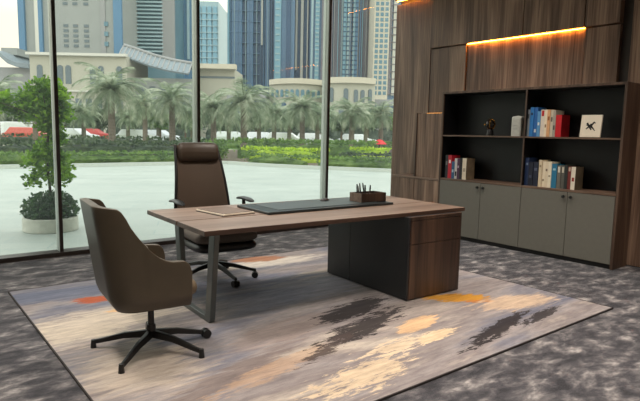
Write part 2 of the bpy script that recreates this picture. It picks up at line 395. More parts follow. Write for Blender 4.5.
# one closed trapezoid frame: outer outline minus inner outline
def frame_pts(off):
    return [(q0[1] + off, DT - DTH), (q1[1] + off, .0 + (off * .5 if off > 0 else 0)), (q2[1] - off, .0 + (off * .5 if off > 0 else 0)), (q3[1] - off, DT - DTH)]
outr = [(3.545, DT - DTH), (3.635, .03), (3.655, 0.0), (4.225, 0.0), (4.245, .03), (4.345, DT - DTH)]
innr = [(3.645, DT - DTH - .03), (3.725, .06), (3.74, .04), (4.14, .04), (4.155, .06), (4.245, DT - DTH - .03)]
vs = []; fs = []
for t in (-.022, .022):
    vs += [(lx + t, y - 3.865, z) for y, z in outr] + [(lx + t, y - 3.865, z) for y, z in innr]
n = 6
for i in range(n):
    j = (i + 1) % n
    fs += [(i, j, n + j, n + i), (12 + i, 12 + n + i, 12 + n + j, 12 + j), (i, 12 + i, 12 + j, j), (n + i, n + j, 12 + n + j, 12 + n + i)]
MB().add(vs, fs).build('leg_frame', M_['gunmetal'], desk, bevel=.006)
# pedestal
px0, px1, py0, py1 = 3.50 - 3.03, 4.18 - 3.03, 3.25 - 3.865, 4.40 - 3.865
ped_t = DT - DTH
MB().b2(px0 + .03, px1 - .02, py0 + .03, py1 - .02, 0, .008).build('plinth', M_['black'], desk)
MB().b2(px0 + .02, px1 - .03, py0 + .02, py1, .008, ped_t).build('pedestal_body', M_['charcoal'], desk)
MB().b2(px0, px0 + .02, py0, gy + .24, .008, ped_t).build('side_panel', M_['charcoal'], desk, bevel=.002)
o = MB().b2(px0, px0 + .02, gy + .245, py1, .008, ped_t).build('side_panel', M_['charcoal2'], desk, bevel=.002)
MB().b2(px1 - .03, px1, py0, py1, .008, ped_t - .0005).build('end_board', M_['cab_wood'], desk, bevel=.002)
for nm, z0, z1 in (('drawer', .50, ped_t - .035), ('drawer', .012, .494)):
    MB().b2(px0 + .022, px1 - .033, py0 - .004, py0 + .02, z0, z1).build(nm, M_['cab_wood'], desk, bevel=.002)
MB().b2(px0 + .022, px1 - .033, py0 - .002, py0 + .02, ped_t - .03, ped_t).build('top_rail', M_['cab_wood'], desk, bevel=.002)
TZ = RZ + DT

# ---- things on the desk
mat_o = MB().b2(-.70, .70, -.27, .27, 0, .022).build('desk_pad', M_['pad'], bevel=.005)
mat_o.location = (3.13, 3.96, TZ); mat_o.rotation_euler = (0, 0, math.radians(-1.5)); tag(mat_o, 'long dark leather desk pad lying in the middle of the desktop', 'desk pad')
MB().b2(-.56, .56, -.20, .21, .0221, .026).build('writing_sheet', mat('slate_leather', (64, 74, 76), .35), mat_o, bevel=.002)
nb = thing('notebook', 'thin brown notebook with pale edges on the desktop left of the desk pad', 'notebook', (2.20, 4.03, TZ), math.radians(6))
MB().b2(-.155, .155, -.2, .2, 0, .006).build('cover', M_['black'], nb)
MB().b2(-.152, .154, -.2, .2, .0061, .016).build('pages', M_['cream'], nb)
MB().b2(-.142, .142, -.187, .187, .0161, .021).build('cover', mat('notebook_leather', (106, 88, 76), .5), nb, bevel=.002)
ms = MB().grid(lambda u, v: (.06 * math.cos(2 * PI * u) * math.cos(v * PI / 2), .035 * math.sin(2 * PI * u) * math.cos(v * PI / 2), .026 * math.sin(v * PI / 2)), 20, 6, True).build('computer_mouse', M_['black'], smooth=60)
ms.location = (3.30, 4.08, TZ + .026); ms.rotation_euler = (0, 0, .3); tag(ms, 'small low rounded black item on the desk pad beside the pen box', 'mouse')
pb = thing('pen_box', 'open walnut and black box holding pens at the right end of the desk pad', 'pen holder', (3.66, 3.86, TZ + .0222), math.radians(-1.5))
w, d, h = .155, .09, .088
MB().b2(-w, w, -d, d, 0, .006).build('bottom', M_['black'], pb)
for nm, a, m in (('front_wall', (-w, w, -d, -d + .01, .006, h), 'cab_wood'), ('back_wall', (-w, w, d - .01, d, .006, h), 'cab_wood'), ('side_wall', (-w, -w + .01, -d + .01, d - .01, .006, h), 'desk_wood'), ('side_wall', (w - .01, w, -d + .01, d - .01, .006, h), 'cab_wood')):
    MB().b2(*a).build(nm, M_[m], pb, bevel=.001)
for i, (x, y, tx, ty, hh, cc) in enumerate([(-.15, -.03, -.018, .02, .13, (36, 36, 40)), (-.13, .03, .01, .02, .14, (40, 40, 44)), (-.10, .0, -.02, .01, .15, (60, 60, 64)), (-.06, -.02, .0, .01, .135, (44, 42, 42)), (-.02, .02, -.03, .01, .15, (28, 28, 30)), (.01, -.01, .02, .01, .13, (52, 46, 44))]):
    lab = ['black pen leaning left at the left end of the pen box', 'dark pen behind the leftmost pen in the pen box', 'tall dark grey pen in the pen box, third from the left', 'short upright dark pen in the middle of the pen box', 'tall black pen leaning left over the box, fifth from the left', 'dark brown pen leaning right, last pen of the box'][i]
    base = Vector((3.66 + x * .85, 3.86 + y, TZ + .0222 + .0065))
    p = thing('pen', lab, 'pen', base, group='pens in the pen box')
    hh *= 1.15; top = Vector((tx, ty, hh)); mid = top * .72
    MB().cyl((0, 0, 0), mid, .007, n=8).build('barrel', mat('pen_%d' % i, cc, .3), p, smooth=40)
    MB().cyl(mid, top, .0085, .006, n=8).build('cap', M_['blackmetal' if i % 2 else 'chrome'], p, smooth=40)

# ------------------------------------------------------------------ visitor chair
def star_base(root, hub_z, R, angs, castors, leg_m, tip='glide', hub_r=.03):
    for a in angs:
        ca, sa = math.cos(a), math.sin(a)
        def P(r, w, z): return Vector((r * ca - w * sa, r * sa + w * ca, z))
        vs = []; fs = []
        st = [(.0, .026, hub_z + .02, hub_z - .03), (R * .45, .022, hub_z - .005, hub_z - .042), (R * .85, .017, hub_z - .05, hub_z - .078), (R, .015, hub_z - .062, hub_z - .09)]
        for r, w, zt, zb in st: vs += [P(r, -w, zb), P(r, w, zb), P(r, w * .6, zt), P(r, -w * .6, zt)]
        for i in range(len(st) - 1):
            for k in range(4): fs.append((i * 4 + k, i * 4 + (k + 1) % 4, i * 4 + 4 + (k + 1) % 4, i * 4 + 4 + k))
        fs += [(3, 2, 1, 0), (12, 13, 14, 15)]
        lg = MB().add(vs, fs).build('leg', leg_m, root, bevel=.005)
        zt = hub_z - .08
        if a in castors:
            MB().cyl(P(R - .012, 0, zt + .02), P(R - .012, 0, .05), .008, n=8).build('stem', M_['black'], lg)
            for s in (-1, 1):
                MB().cyl(P(R - .012, s * .006, .033), P(R - .012, s * .030, .033), .033, .030, n=20).build('castor_wheel', M_['black'], lg, smooth=40)
        else:
            MB().cyl(P(R - .014, 0, zt + .02), P(R - .012, 0, 0), .015, .019, n=12).build('glide', M_['black'], lg, smooth=40)

vc = thing('visitor_chair', 'taupe leather tub chair on black star base at the left end of the desk', 'chair', (1.322, 3.425, RZ), math.radians(-6))
tips = [math.radians(a + 6) for a in (142, 222, 302, 356, 72)]
star_base(vc, .115, .395, tips, (tips[3],), M_['black'])
MB().cyl((0, 0, .09), (0, 0, .17), .032, .028, n=20).cyl((0, 0, .17), (0, 0, .34), .02, n=16).build('column', M_['black'], vc, smooth=40)
MB().b2(-.14, .14, -.14, .14, .335, .352).build('mount_plate', M_['black'], vc, bevel=.004)
# shell: U-shaped in plan, high behind, low arms
ARM, HB = .645, 1.0
def shell(u, v):
    # u 0..1 runs near arm front -> back -> far arm front, v 0 bottom -> 1 top
    s = u * 2 - 1; a = abs(s); sg = -1 if s < 0 else 1
    W, Dp, xf = .31, .285, .180
    if a < .22:
        y = W * .60 * a / .22; x = -Dp
    elif a < .50:
        t = (a - .22) / .28 * PI / 2; y = W * (.60 + .40 * math.sin(t)); x = -Dp + .13 * (1 - math.cos(t))
    else:
        t = (a - .50) / .50; y = W * (1 - .03 * t * t); x = -Dp + .13 + (xf + Dp - .13) * t
    if a < .46: h = HB - .022 * (a / .46) ** 3
    elif a < .82:
        t = (a - .46) / .36; e = 1 - (1 - t) ** 2.0; e *= min(1, .35 + t * 4) if t > .0 else 0; h = HB - .022 + (ARM - HB + .022) * e
    else: h = ARM - .008 * (a - .82) / .18
    zb = .345
    r = max(0, (a - .91) / .09); h -= .075 * (1 - math.sqrt(max(0, 1 - r * r)))
    z = zb + (h - zb) * v
    kz = (z - .345) / (HB - .345)
    tp = 1 - .12 * (1 - min(1, (z - .345) / .09)) ** 2
    x2 = x * tp if x < 0 else x; y2 = y * tp
    back = max(0, 1 - a / .75)
    x2 -= .10 * kz * min(1, back * 1.7) ** .8
    y2 *= 1 - .06 * kz * kz * (a < .6)
    return (x2, sg * y2, z)
sh = MB().grid(shell, 85, 16).build('shell', M_['leather'], vc, smooth='raw')
md = sh.modifiers.new('s', 'SOLIDIFY'); md.thickness = .042; md.offset = 1 ; md.use_even_offset = False
md = sh.modifiers.new('b', 'BEVEL'); md.width = .012; md.segments = 3; md.limit_method = 'ANGLE'; md.angle_limit = math.radians(50)
# bottom pan
def padgrid(w, d, z0, z1, r=.06, n=10, dome=.02, cx=0):
    m = MB()
    def fn(u, v):
        t = 2 * PI * u; c, s = math.cos(t), math.sin(t); e = .35
        X = math.copysign(abs(c) ** e, c) ; Y = math.copysign(abs(s) ** e, s)
        # v: 0 centre bottom ... 1 centre top
        if v < .3: k = v / .3; zz = 0; kk = k * .93
        elif v < .7: k = (v - .3) / .4; zz = k; kk = .93 + .07 * math.sin(k * PI)
        else: k = (1 - v) / .3; zz = 1; kk = k * .93
        z = z0 + (z1 - z0) * zz + (dome * (1 - kk ** 2) if v > .6 else 0)
        return (cx + X * w / 2 * kk, Y * d / 2 * kk, z)
    return m.grid(fn, 40, 15, True)
padgrid(.42, .52, .335, .385, cx=-.03, dome=0).build('seat_pan', M_['leather'], vc, smooth=50)
padgrid(.52, .50, .386, .48, cx=.0, dome=.02).build('seat_cushion', M_['leather_in'], vc, smooth=50)

# ------------------------------------------------------------------ executive chair (local +x = facing)
ec = thing('executive_chair', 'high-backed brown leather office chair with headrest standing behind the desk', 'chair', (2.49, 4.79, RZ), math.radians(-96))
wa = [math.radians(a) for a in (8, 64, 140, 208, 290)]
star_base(ec, .155, .415, wa, wa, M_['blackmetal'])
MB().cyl((0, 0, .11), (0, 0, .20), .034, .03, n=20).cyl((0, 0, .2), (0, 0, .34), .018, n=16).build('gas_column', M_['black'], ec, smooth=40)
MB().b2(-.12, .12, -.09, .09, .29, .342).cyl((-.02, -.2, .31), (-.02, .1, .31), .012, n=10).build('tilt_mechanism', M_['black'], ec, bevel=.01)
padgrid(.64, .62, .34, .425, dome=0, cx=.10).build('seat_shell', M_['black'], ec, smooth=50)
padgrid(.66, .63, .4255, .515, cx=.10, dome=.02).build('seat_cushion', M_['greyseat'], ec, smooth=50)
def back(u, v, off=0, wk=1.0):
    z = .52 + .79 * v
    lean = -.32 - .22 * v ** 1.2 + .05 * math.sin(v * PI * .9)
    w = (.29 - .08 * v) * wk
    s = u * 2 - 1
    return (lean + .045 * s * s + off, s * w, z)
bo = MB().grid(lambda u, v: back(u, v * .98), 15, 22).build('backrest', M_['exec_mesh'], ec, smooth='raw')
md = bo.modifiers.new('s', 'SOLIDIFY'); md.thickness = .03; md.offset = -1
md = bo.modifiers.new('b', 'BEVEL'); md.width = .01; md.segments = 3; md.limit_method = 'ANGLE'
for s in (0, 1):
    MB().tube([back(s, i / 12 * .97, -.012, 1.03) for i in range(13)], .016, 8).build('back_frame', M_['black'], ec, smooth=50)
MB().tube([(-.02, 0, .315), (-.25, 0, .33), (-.37, 0, .45), (-.40, 0, .70)], .025, 10).build('back_bracket', M_['black'], ec, smooth=50)
def head(u, v):
    t = 2 * PI * v; s = u * 2 - 1; ed = (1 - abs(s) ** 8) ** .5 if abs(s) < 1 else 0
    ed = max(ed, .02)
    z = 1.225 + .095 * math.sin(t) * (.55 + .45 * ed); b = back(u, (1.225 - .52) / .79)
    return (b[0] + .03 + .048 * math.cos(t) * ed - (z - 1.225) * .22, s * .215, z)
MB().grid(head, 25, 21).build('headrest', M_['exec'], ec, smooth='raw')
for s in (-1, 1):
    ar = MB().tube([(-.06, s * .24, .37), (-.05, s * .34, .40), (-.06, s * .35, .60), (-.07, s * .35, .76)], .018, 10).build('armrest', M_['black'], ec, smooth=50)
    MB().grid(lambda u, v: (-.04 + (u * 2 - 1) * .18, s * .35 + .045 * math.cos(2 * PI * v) * max(.05, 1 - abs(u * 2 - 1) ** 4) ** .5, .775 + .016 * math.sin(2 * PI * v) * max(.05, 1 - abs(u * 2 - 1) ** 4) ** .5 - .02 * (u * 2 - 1) ** 2), 15, 17).build('arm_pad', M_['black'], ar, smooth='raw')

# ------------------------------------------------------------------ bookcase
BY0, BY1, BH = 2.672, 5.18, 2.068
yc = (BY0 + BY1) / 2
bc = thing('bookcase', 'wide walnut bookcase with black open shelves above four grey doors', 'bookcase', (XB, yc, 0))
def B(x0, x1, y0, y1, z0, z1): return MB().b2(x0, x1, y0 - yc, y1 - yc, z0, z1)
DP = .35
B(0, DP, BY0, BY0 + .03, 0.0, BH).build('side_panel', M_['case_wood'], bc, bevel=.002)
B(0, DP, BY1 - .03, BY1, 0.0, BH).build('side_panel', M_['case_wood'], bc, bevel=.002)
B(0, DP, BY0 + .03, BY1 - .03, BH - .028, BH).build('top_panel', M_['case_wood'], bc, bevel=.002)
B(.001, DP - .012, BY0 + .03, BY1 - .03, .825, .85).build('counter', wood('case_wood_y', (72, 56, 46), (104, 82, 68), (126, 102, 86), 'Y'), bc, bevel=.002)
for y0, y1 in ((BY0 + .03, 3.85), (3.87, BY1 - .03)):
    B(.004, DP - .012, y0, y1, 1.445, 1.465).build('shelf', bpy.data.materials['case_wood_y'], bc, bevel=.0015)
B(0, .02, 3.85, 3.87, .85, BH - .028).build('divider_edge', M_['case_wood'], bc)
B(.02, DP - .012, 3.85, 3.87, .85, BH - .028).build('divider', M_['black_int'], bc)
B(DP - .012, DP, BY0 + .03, BY1 - .03, .05, BH - .028).build('back_panel', M_['black_int'], bc)
ln = B(.02, DP - .012, BY0 + .03, BY0 + .034, .85, BH - .028); ln.b2(.02, DP - .012, BY1 - .034 - yc, BY1 - .03 - yc, .85, BH - .028); ln.b2(.02, DP - .012, BY0 + .034 - yc, BY1 - .034 - yc, BH - .032, BH - .028)
ln.build('lining', M_['black_int'], bc)
B(.03, DP - .012, BY0 + .03, BY1 - .03, 0, .05).build('plinth', M_['black'], bc)
B(.02, DP - .012, BY0 + .03, BY1 - .03, .05, .07).build('bottom_panel', M_['case_wood'], bc)
dy = [BY0 + .03, 3.245, 3.85, 4.455, BY1 - .03]
for i in range(4):
    dr = B(-.002, .018, dy[i] + .003, dy[i + 1] - .003, .058, .82).build('door', M_['door_grey'], bc, bevel=.002)
    ky = dy[i + 1] - .045 if i in (0, 2) else dy[i] + .045
    MB().cyl((-.002, ky - yc, .765), (-.018, ky - yc, .765), .006, n=10).lathe([(0, 0), (0, 0)], 3).v and None
    kb = MB().cyl((-.002, ky - yc, .765), (-.016, ky - yc, .765), .007, n=12).cyl((-.016, ky - yc, .765), (-.032, ky - yc, .765), .019, .016, n=20)
    kb.build('knob', M_['black'], dr, smooth=40)

# low cabinet left of it, and the tall slim unit
lc = thing('low_cabinet', 'low walnut cabinet beside the window, left of the bookcase', 'cabinet', (XB, 5.65, 0))
MB().b2(0.02, DP, -.475, .475, .03, .80).build('body', M_['case_wood'], lc)
MB().b2(-.005, DP, -.48, .48, .80, .83).build('top', wood('low_top', (98, 78, 66), (126, 104, 90), (150, 126, 110), 'Y'), lc, bevel=.002)
MB().b2(.03, DP, -.45, .45, 0, .03).build('plinth', M_['black'], lc)
for a, b in ((-.475, -.002), (.002, .475)):
    MB().b2(0, .018, a + .002, b - .002, .035, .795).build('door', M_['wall_wood'], lc, bevel=.002)
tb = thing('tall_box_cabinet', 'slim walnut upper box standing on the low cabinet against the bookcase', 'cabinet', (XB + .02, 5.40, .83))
MB().b2(0, .31, -.21, .245, 0, .945).build('body', M_['wall_wood'], tb, bevel=.003)
MB().b2(-.012, .31, .245, .262, 0, .95).build('edge_shade', M_['case_wood'], tb, bevel=.002)  # dark strip added to imitate the shadow line along the box's left edge
o = MB().b2(XB + .05, XB + .054, 5.19, 5.5, 1.775, 1.779).build('led_strip', mat('led_dim', (255, 180, 80), .5, emit=(255, 165, 70), es=3)); tag(o, 'short amber light strip on top of the slim box left of the bookcase', 'light strip')

# ------------------------------------------------------------------ books
def pxY(px, X=XB + .03, py=122):   # photo column -> Y on a shelf plane
    t = (px - 320) / FPX
    d = cf + cr * t - cu * ((py - 200.5) / FPX); return X * d.y / d.x
NBK = [0]
def book(px0, px1, zb, ztop_px, col, label, group, band=None, depth=.19, zh=None, cover=None):
    pyr = 122 if zb > 1 else 170; zh *= 1.07 if zb > 1 else 1.1; y1, y0 = pxY(px0, py=pyr), pxY(px1, py=pyr); th = y1 - y0 - .0015
    X = XB + .035 + rnd.uniform(0, .012); h = zh
    i = NBK[0]; NBK[0] += 1
    b = thing('book', label, 'book', (X, (y0 + y1) / 2, zb), group=group)
    c = mat('book_cover_%d' % i, col, .5, var=.05)
    t = min(.004, th * .16)
    m = MB().b2(0, t, -th / 2, th / 2, 0, h).b2(t, depth, -th / 2, -th / 2 + t, 0, h).b2(t, depth, th / 2 - t, th / 2, 0, h)
    m.build('cover', mat('book_side_%d' % i, cover, .5, var=.3, scale=12) if cover else c, b)
    if cover: MB().b2(-.0012, -.0002, -th / 2, th / 2, 0, h).build('spine', c, b)
    MB().b2(t + .0005, depth - .006, -th / 2 + t + .0003, th / 2 - t - .0003, .004, h - .004).build('pages', M_['pages'], b)
    if band:
        z0, z1, bc_ = band
        zm = (z0 + z1) / 2; zr = (z1 - z0) * (.5 if z1 > .9 else .28); MB().b2(-.0022, -.0013, -th / 2 + th * .22, th / 2 - th * .22, h * (zm - zr), h * (zm + zr)).build('title_band', mat('band_%d' % i, bc_, .5), b)
def zx(x): return x / 3.2 + 435
SU, SL = 1.465, .85
U = 'books on the upper right shelf'; L1 = 'books on the lower left shelf'; L2 = 'books on the lower right shelf'
for x0, x1, h, col, lab, band, cov in [
    (291, 302, .31, (128, 138, 146), 'grey book at the left end of the upper shelf row', (.6, .9, (60, 66, 74)), None),
    (302, 314, .335, (44, 120, 190), 'tall bright blue book beside the grey book, upper shelf', (.7, .85, (20, 50, 90)), None),
    (314, 326, .335, (36, 98, 168), 'tall deeper blue book, third on the upper shelf', (.1, .3, (200, 210, 220)), None),
    (326, 336, .29, (90, 150, 200), 'shorter light blue book touching a white and red book, upper shelf', (.4, .6, (230, 236, 240)), None),
    (336, 349, .305, (226, 214, 200), 'white book with a red block at the top of its spine', (.76, .97, (190, 30, 40)), None),
    (349, 357, .305, (240, 226, 200), 'cream book just right of the red-topped white book', (.3, .5, (150, 120, 90)), None),
    (357, 367, .305, (222, 168, 122), 'peach orange book on the upper shelf', (.55, .8, (150, 90, 50)), None),
    (367, 376, .30, (206, 196, 176), 'pale beige book on the upper shelf right of the peach one', (.5, .8, (110, 100, 90)), None),
    (376, 385, .295, (168, 160, 148), 'grey-beige book against the thick red book', (.2, .5, (90, 84, 80)), None),
    (385, 404, .245, (200, 16, 32), 'thick bright red book at the right end of the upper shelf row', None, (140, 14, 24))]:
    book(zx(x0), zx(x1), SU, 0, col, lab, U, band, zh=h, cover=cov)
for x0, x1, h, col, lab, band, cov in [
    (31, 40, .30, (40, 42, 48), 'black book at the far left of the lower left shelf', (.5, .8, (120, 120, 120)), None),
    (40, 51, .30, (190, 30, 50), 'crimson book on the lower left shelf', (.6, .85, (236, 220, 220)), None),
    (51, 60, .22, (54, 96, 136), 'small blue book between a crimson and a white one', (.3, .6, (180, 200, 214)), None),
    (60, 69, .262, (206, 204, 204), 'white book with dark lower spine on the lower left shelf', (.05, .45, (40, 36, 44)), None),
    (69, 77, .262, (78, 44, 74), 'plum purple book on the lower left shelf', (.5, .7, (180, 160, 180)), None),
    (77, 85, .27, (30, 30, 34), 'black book right of the plum one, lower left shelf', None, None),
    (85, 98, .27, (226, 214, 192), 'thick cream book whose dark beige front cover shows', (.3, .6, (180, 164, 140)), (138, 122, 98))]:
    book(zx(x0), zx(x1), SL, 0, col, lab, L1, band, zh=h, cover=cov)
for x0, x1, h, col, lab, band, cov in [
    (275, 286, .315, (34, 36, 42), 'black book with a yellow strip beside the shelf divider', (.2, .95, (170, 164, 70)), None),
    (286, 298, .318, (26, 46, 84), 'tall navy book on the lower right shelf, second from the divider', (.7, .85, (120, 140, 170)), None),
    (298, 312, .27, (22, 26, 46), 'shorter midnight blue book on the lower right shelf', (.3, .5, (70, 76, 100)), None),
    (312, 328, .275, (28, 34, 56), 'thick dark navy book before the cream row', (.6, .8, (90, 96, 120)), None),
    (331, 341, .30, (222, 206, 176), 'tallest cream book, first of the cream row', (.7, .85, (160, 140, 110)), None),
    (341, 351, .285, (240, 226, 200), 'cream book second in the cream row', (.2, .35, (150, 130, 100)), None),
    (351, 361, .285, (232, 216, 188), 'cream book third in the cream row', (.6, .75, (130, 110, 90)), None),
    (361, 372, .285, (242, 230, 206), 'cream book fourth in the cream row, touching a teal one', (.4, .5, (150, 130, 100)), None),
    (373, 389, .265, (36, 118, 156), 'teal blue book on the lower right shelf', (.7, .85, (160, 200, 214)), None),
    (390, 402, .25, (110, 108, 100), 'grey book with white label beside the teal book', (.7, .95, (220, 216, 204)), None),
    (402, 414, .25, (90, 90, 84), 'darker grey book with cream label', (.7, .95, (206, 200, 184)), None),
    (414, 424, .262, (40, 46, 44), 'blackish green book on the lower right shelf', None, None),
    (424, 435, .245, (118, 46, 42), 'dark red book with pale top on the lower right shelf', (.8, .97, (200, 180, 160)), None),
    (435, 449, .245, (236, 226, 208), 'white book at the right end whose photographic cover shows', (.3, .6, (150, 60, 50)), (110, 98, 78))]:
    book(zx(x0), zx(x1), SL, 0, col, lab, L2, band, zh=h, cover=cov)

# decorative pieces on the upper shelves
yd = pxY(zx(168))
dl = thing('table_ornament', 'small black ornament with a brass-ringed dark globe on the upper left shelf', 'ornament', (XB + .10, yd, SU))
MB().lathe([(0, 0), (.048, 0), (.048, .012), (.04, .075), (.036, .08), (0, .08)], 28).build('base', M_['black'], dl, smooth=40)
MB().lathe([(.068 * math.sin(PI * i / 14) + 1e-4, -.068 * math.cos(PI * i / 14)) for i in range(15)], 24, (0, 0, .152)).build('globe', mat('smoked_glass', (26, 22, 20), .12), dl, smooth=60)
for rr_, tilt in ((.072, 0.0), (.072, 1.1)):
    MB().tube([(math.sin(tilt) * rr_ * math.cos(t), rr_ * math.cos(t) * math.cos(tilt), .152 + rr_ * math.sin(t)) for t in [2 * PI * i / 28 for i in range(29)]], .0035, 6).build('ring', M_['brass'], dl, smooth=60)
MB().lathe([(0, 0), (.022, 0), (.022, .014), (0, .02)], 16, (-.035, .05, .14)).build('brass_bulb', M_['brass'], dl, smooth=60)
yv = (pxY(zx(249), XB + .08) + pxY(zx(283), XB + .08)) / 2; wv = (pxY(zx(249), XB + .08) - pxY(zx(283), XB + .08)) / 2
vz = thing('ribbed_box', 'rounded grey-white ribbed box standing left of the shelf divider', 'ornament', (XB + .08, yv, SU))
def vase(u, v):
    t = 2 * PI * u; c, s = math.cos(t), math.sin(t); e = .4; rib = 1 + .012 * math.cos(t * 28)
    k = min(1, (1 - v) / .14 + .0) ; k = math.sqrt(max(0, 1 - (1 - k) ** 2)) if v > .86 else 1
    k = max(k, .35) if v < .999 else .0
    return (math.copysign(abs(c) ** e, c) * .05 * rib * k, math.copysign(abs(s) ** e, s) * (wv - .006) * rib * (k * .4 + .6 if v < .999 else 0), .26 * v)
MB().grid(vase, 84, 24, True).build('body', M_['ceramic'], vz, smooth=60)
MB().b2(-.056, -.052, -.03, .03, .09, .094).b2(-.056, -.052, -.03, .03, .13, .134).build('grille', mat('grille_grey', (120, 124, 122), .5), vz)
ya, yb = pxY(zx(462)), pxY(zx(528)); ym = (ya + yb) / 2; hw = (ya - yb) / 2
pf = thing('picture_block', 'square cream picture with a black brushed emblem leaning on the upper right shelf', 'picture', (XB + .06, ym, SU))
rot = Matrix.Rotation(math.radians(7), 3, 'Y')
MB().box((.017, 0, .13), (.022, hw * 2, .255), rot).build('canvas', M_['cream'], pf, bevel=.002)
em = MB()
def stroke(y0, z0, y1, z1, w0, w1):
    a = Vector((0, y0, z0)); b = Vector((0, y1, z1)); d = (b - a).normalized(); nn = Vector((0, -d.z, d.y))
    pts = [a + nn * w0 / 2, a - nn * w0 / 2, b - nn * w1 / 2, b + nn * w1 / 2]
    q = [rot @ (p + Vector((.004 - .017 + .0005, 0, -.13 + .13))) for p in pts]
    # put on canvas front face
    vs = [rot @ Vector((-.0125, p.y, p.z)) + Vector((.017, 0, .13)) for p in pts] + [rot @ Vector((-.0112, p.y, p.z)) + Vector((.017, 0, .13)) for p in pts]
    em.add(vs, [(0, 1, 2, 3), (7, 6, 5, 4), (0, 4, 5, 1), (1, 5, 6, 2), (2, 6, 7, 3), (3, 7, 4, 0)])
for s_ in [(.045, .035, -.01, -.045, .022, .014), (.05, -.035, -.01, .02, .01, .03), (.0, -.005, -.035, .045, .022, .016), (.0, .0, -.055, -.055, .026, .006), (.055, .012, .02, .005, .005, .02), (-.03, .05, -.05, .03, .006, .014)]:
    stroke(*s_)
em.build('emblem', M_['black'], pf)

# ------------------------------------------------------------------ outside: ground
def tile_mat():
    m, N, L, B = new_mat('plaza_paving')
    tc = N.new('ShaderNodeTexCoord'); mp = N.new('ShaderNodeMapping'); mp.inputs['Scale'].default_value = (1, 1, 1); mp.inputs['Rotation'].default_value = (0, 0, .45); L.new(tc.outputs['Object'], mp.inputs[0])
    br = N.new('ShaderNodeTexBrick'); br.inputs['Scale'].default_value = 1; br.inputs['Brick Width'].default_value = 1.2; br.inputs['Row Height'].default_value = .4; br.inputs['Mortar Size'].default_value = .008
    br.inputs['Color1'].default_value = lin((166, 174, 166)); br.inputs['Color2'].default_value = lin((158, 166, 158)); br.inputs['Mortar'].default_value = lin((142, 158, 153)); L.new(mp.outputs[0], br.inputs['Vector'])
    nz = N.new('ShaderNodeTexNoise'); nz.inputs['Scale'].default_value = .8; nz.inputs['Detail'].default_value = 5; L.new(tc.outputs['Object'], nz.inputs['Vector'])
    r = ramp(N, [(.3, (.86, .88, .88, 1)), (.7, (1.06, 1.05, 1.05, 1))]); L.new(nz.outputs[0], r.inputs[0])
    mx = N.new('ShaderNodeMix'); mx.data_type = 'RGBA'; mx.blend_type = 'MULTIPLY'; mx.inputs[0].default_value = 1; L.new(br.outputs[0], mx.inputs[6]); L.new(r.outputs[0], mx.inputs[7])
    L.new(mx.outputs[2], B.inputs['Base Color']); B.inputs['Roughness'].default_value = .55; return m
o = MB().prism([(-40, 6.8), (60, 6.8), (60, 60), (-40, 60)], -.3, -.02).build('plaza', tile_mat()); struct(o)
GB = [(-25, 22.3), (12.3, 22.3), (12.7, 20.6), (13.6, 18.5), (15.6, 15.4), (19, 12.0), (50, 12.0), (60, 40), (-30, 34)]
o = MB().prism(GB, -.02, .06).build('garden_bed', M_['soil']); struct(o)
GK = [(-25, 22.18), (12.2, 22.18), (12.58, 20.55), (13.5, 18.42), (15.52, 15.3), (18.95, 11.88), (50, 11.88)]
kb = MB()
for (a, b) in zip(GK[:-1], GK[1:]):
    a = Vector((*a, 0)); b = Vector((*b, 0)); d = (b - a); nn = Vector((-d.y, d.x, 0)).normalized() * .14
    kb.add([a + Vector((0, 0, -.02)), b + Vector((0, 0, -.02)), b + nn + Vector((0, 0, -.02)), a + nn + Vector((0, 0, -.02)), a + Vector((0, 0, .12)), b + Vector((0, 0, .12)), b + nn + Vector((0, 0, .12)), a + nn + Vector((0, 0, .12))],
           [(0, 1, 2, 3), (7, 6, 5, 4), (0, 4, 5, 1), (1, 5, 6, 2), (2, 6, 7, 3), (3, 7, 4, 0)])
struct(kb.build('kerb_strip', M_['kerb']))
gx = lambda D, w: [FH * D - RH * w, FH * D + RH * w]
a, b = gx(44, 90); c, d = gx(58, 110)
struct(MB().prism([(a.x, a.y), (b.x, b.y), (d.x, d.y), (c.x, c.y)], -.02, .07).build('lawn', M_['lawn']))
c, d = gx(36, 90)
struct(MB().prism([(c.x, c.y), (d.x, d.y), (b.x, b.y), (a.x, a.y)], -.03, .03).build('garden_path', mat('sand_path', (186, 180, 160), .95)))
a, b = gx(58, 140); c, d = gx(600, 900)
struct(MB().prism([(a.x, a.y), (b.x, b.y), (d.x, d.y), (c.x, c.y)], -.3, .0).build('street', M_['road']))

# ------------------------------------------------------------------ foliage
def leaves(m, pts, size, up=.3, jit=.4):
    for p in pts:
        a = rnd.uniform(0, 2 * PI); el = rnd.uniform(-.5, 1.1)
        d = Vector((math.cos(a) * math.cos(el), math.sin(a) * math.cos(el), math.sin(el))); s = d.orthogonal().normalized()
        s = Matrix.Rotation(rnd.uniform(0, PI), 3, d) @ s; L_ = size * rnd.uniform(.7, 1.3)
        m.add([p, p + d * L_ * .5 + s * L_ * .33, p + d * L_, p + d * L_ * .5 - s * L_ * .33], [(0, 1, 2, 3)])
    return m
def ball(c, rx, ry, rz, n, shell=.35):
    out = []
    for _ in range(n):
        v = Vector((rnd.gauss(0, 1), rnd.gauss(0, 1), rnd.gauss(0, 1))).normalized() * (1 - shell * rnd.random() ** 1.5)
        out.append(Vector(c) + Vector((v.x * rx, v.y * ry, v.z * rz)))
    return out
def core(m, c, rx, ry, rz, n=10):
    prof = [(math.sin(PI * i / n) + 1e-4, -math.cos(PI * i / n)) for i in range(n + 1)]
    k = len(m.v); m.lathe(prof, 14)
    for i in range(k, len(m.v)):
        x, y, z = m.v[i]; j = .85 + .2 * noise.noise(Vector((x * 2 + c[0], y * 2, z * 2)))
        m.v[i] = (c[0] + x * rx * j, c[1] + y * ry * j, c[2] + z * rz * j)
    return m

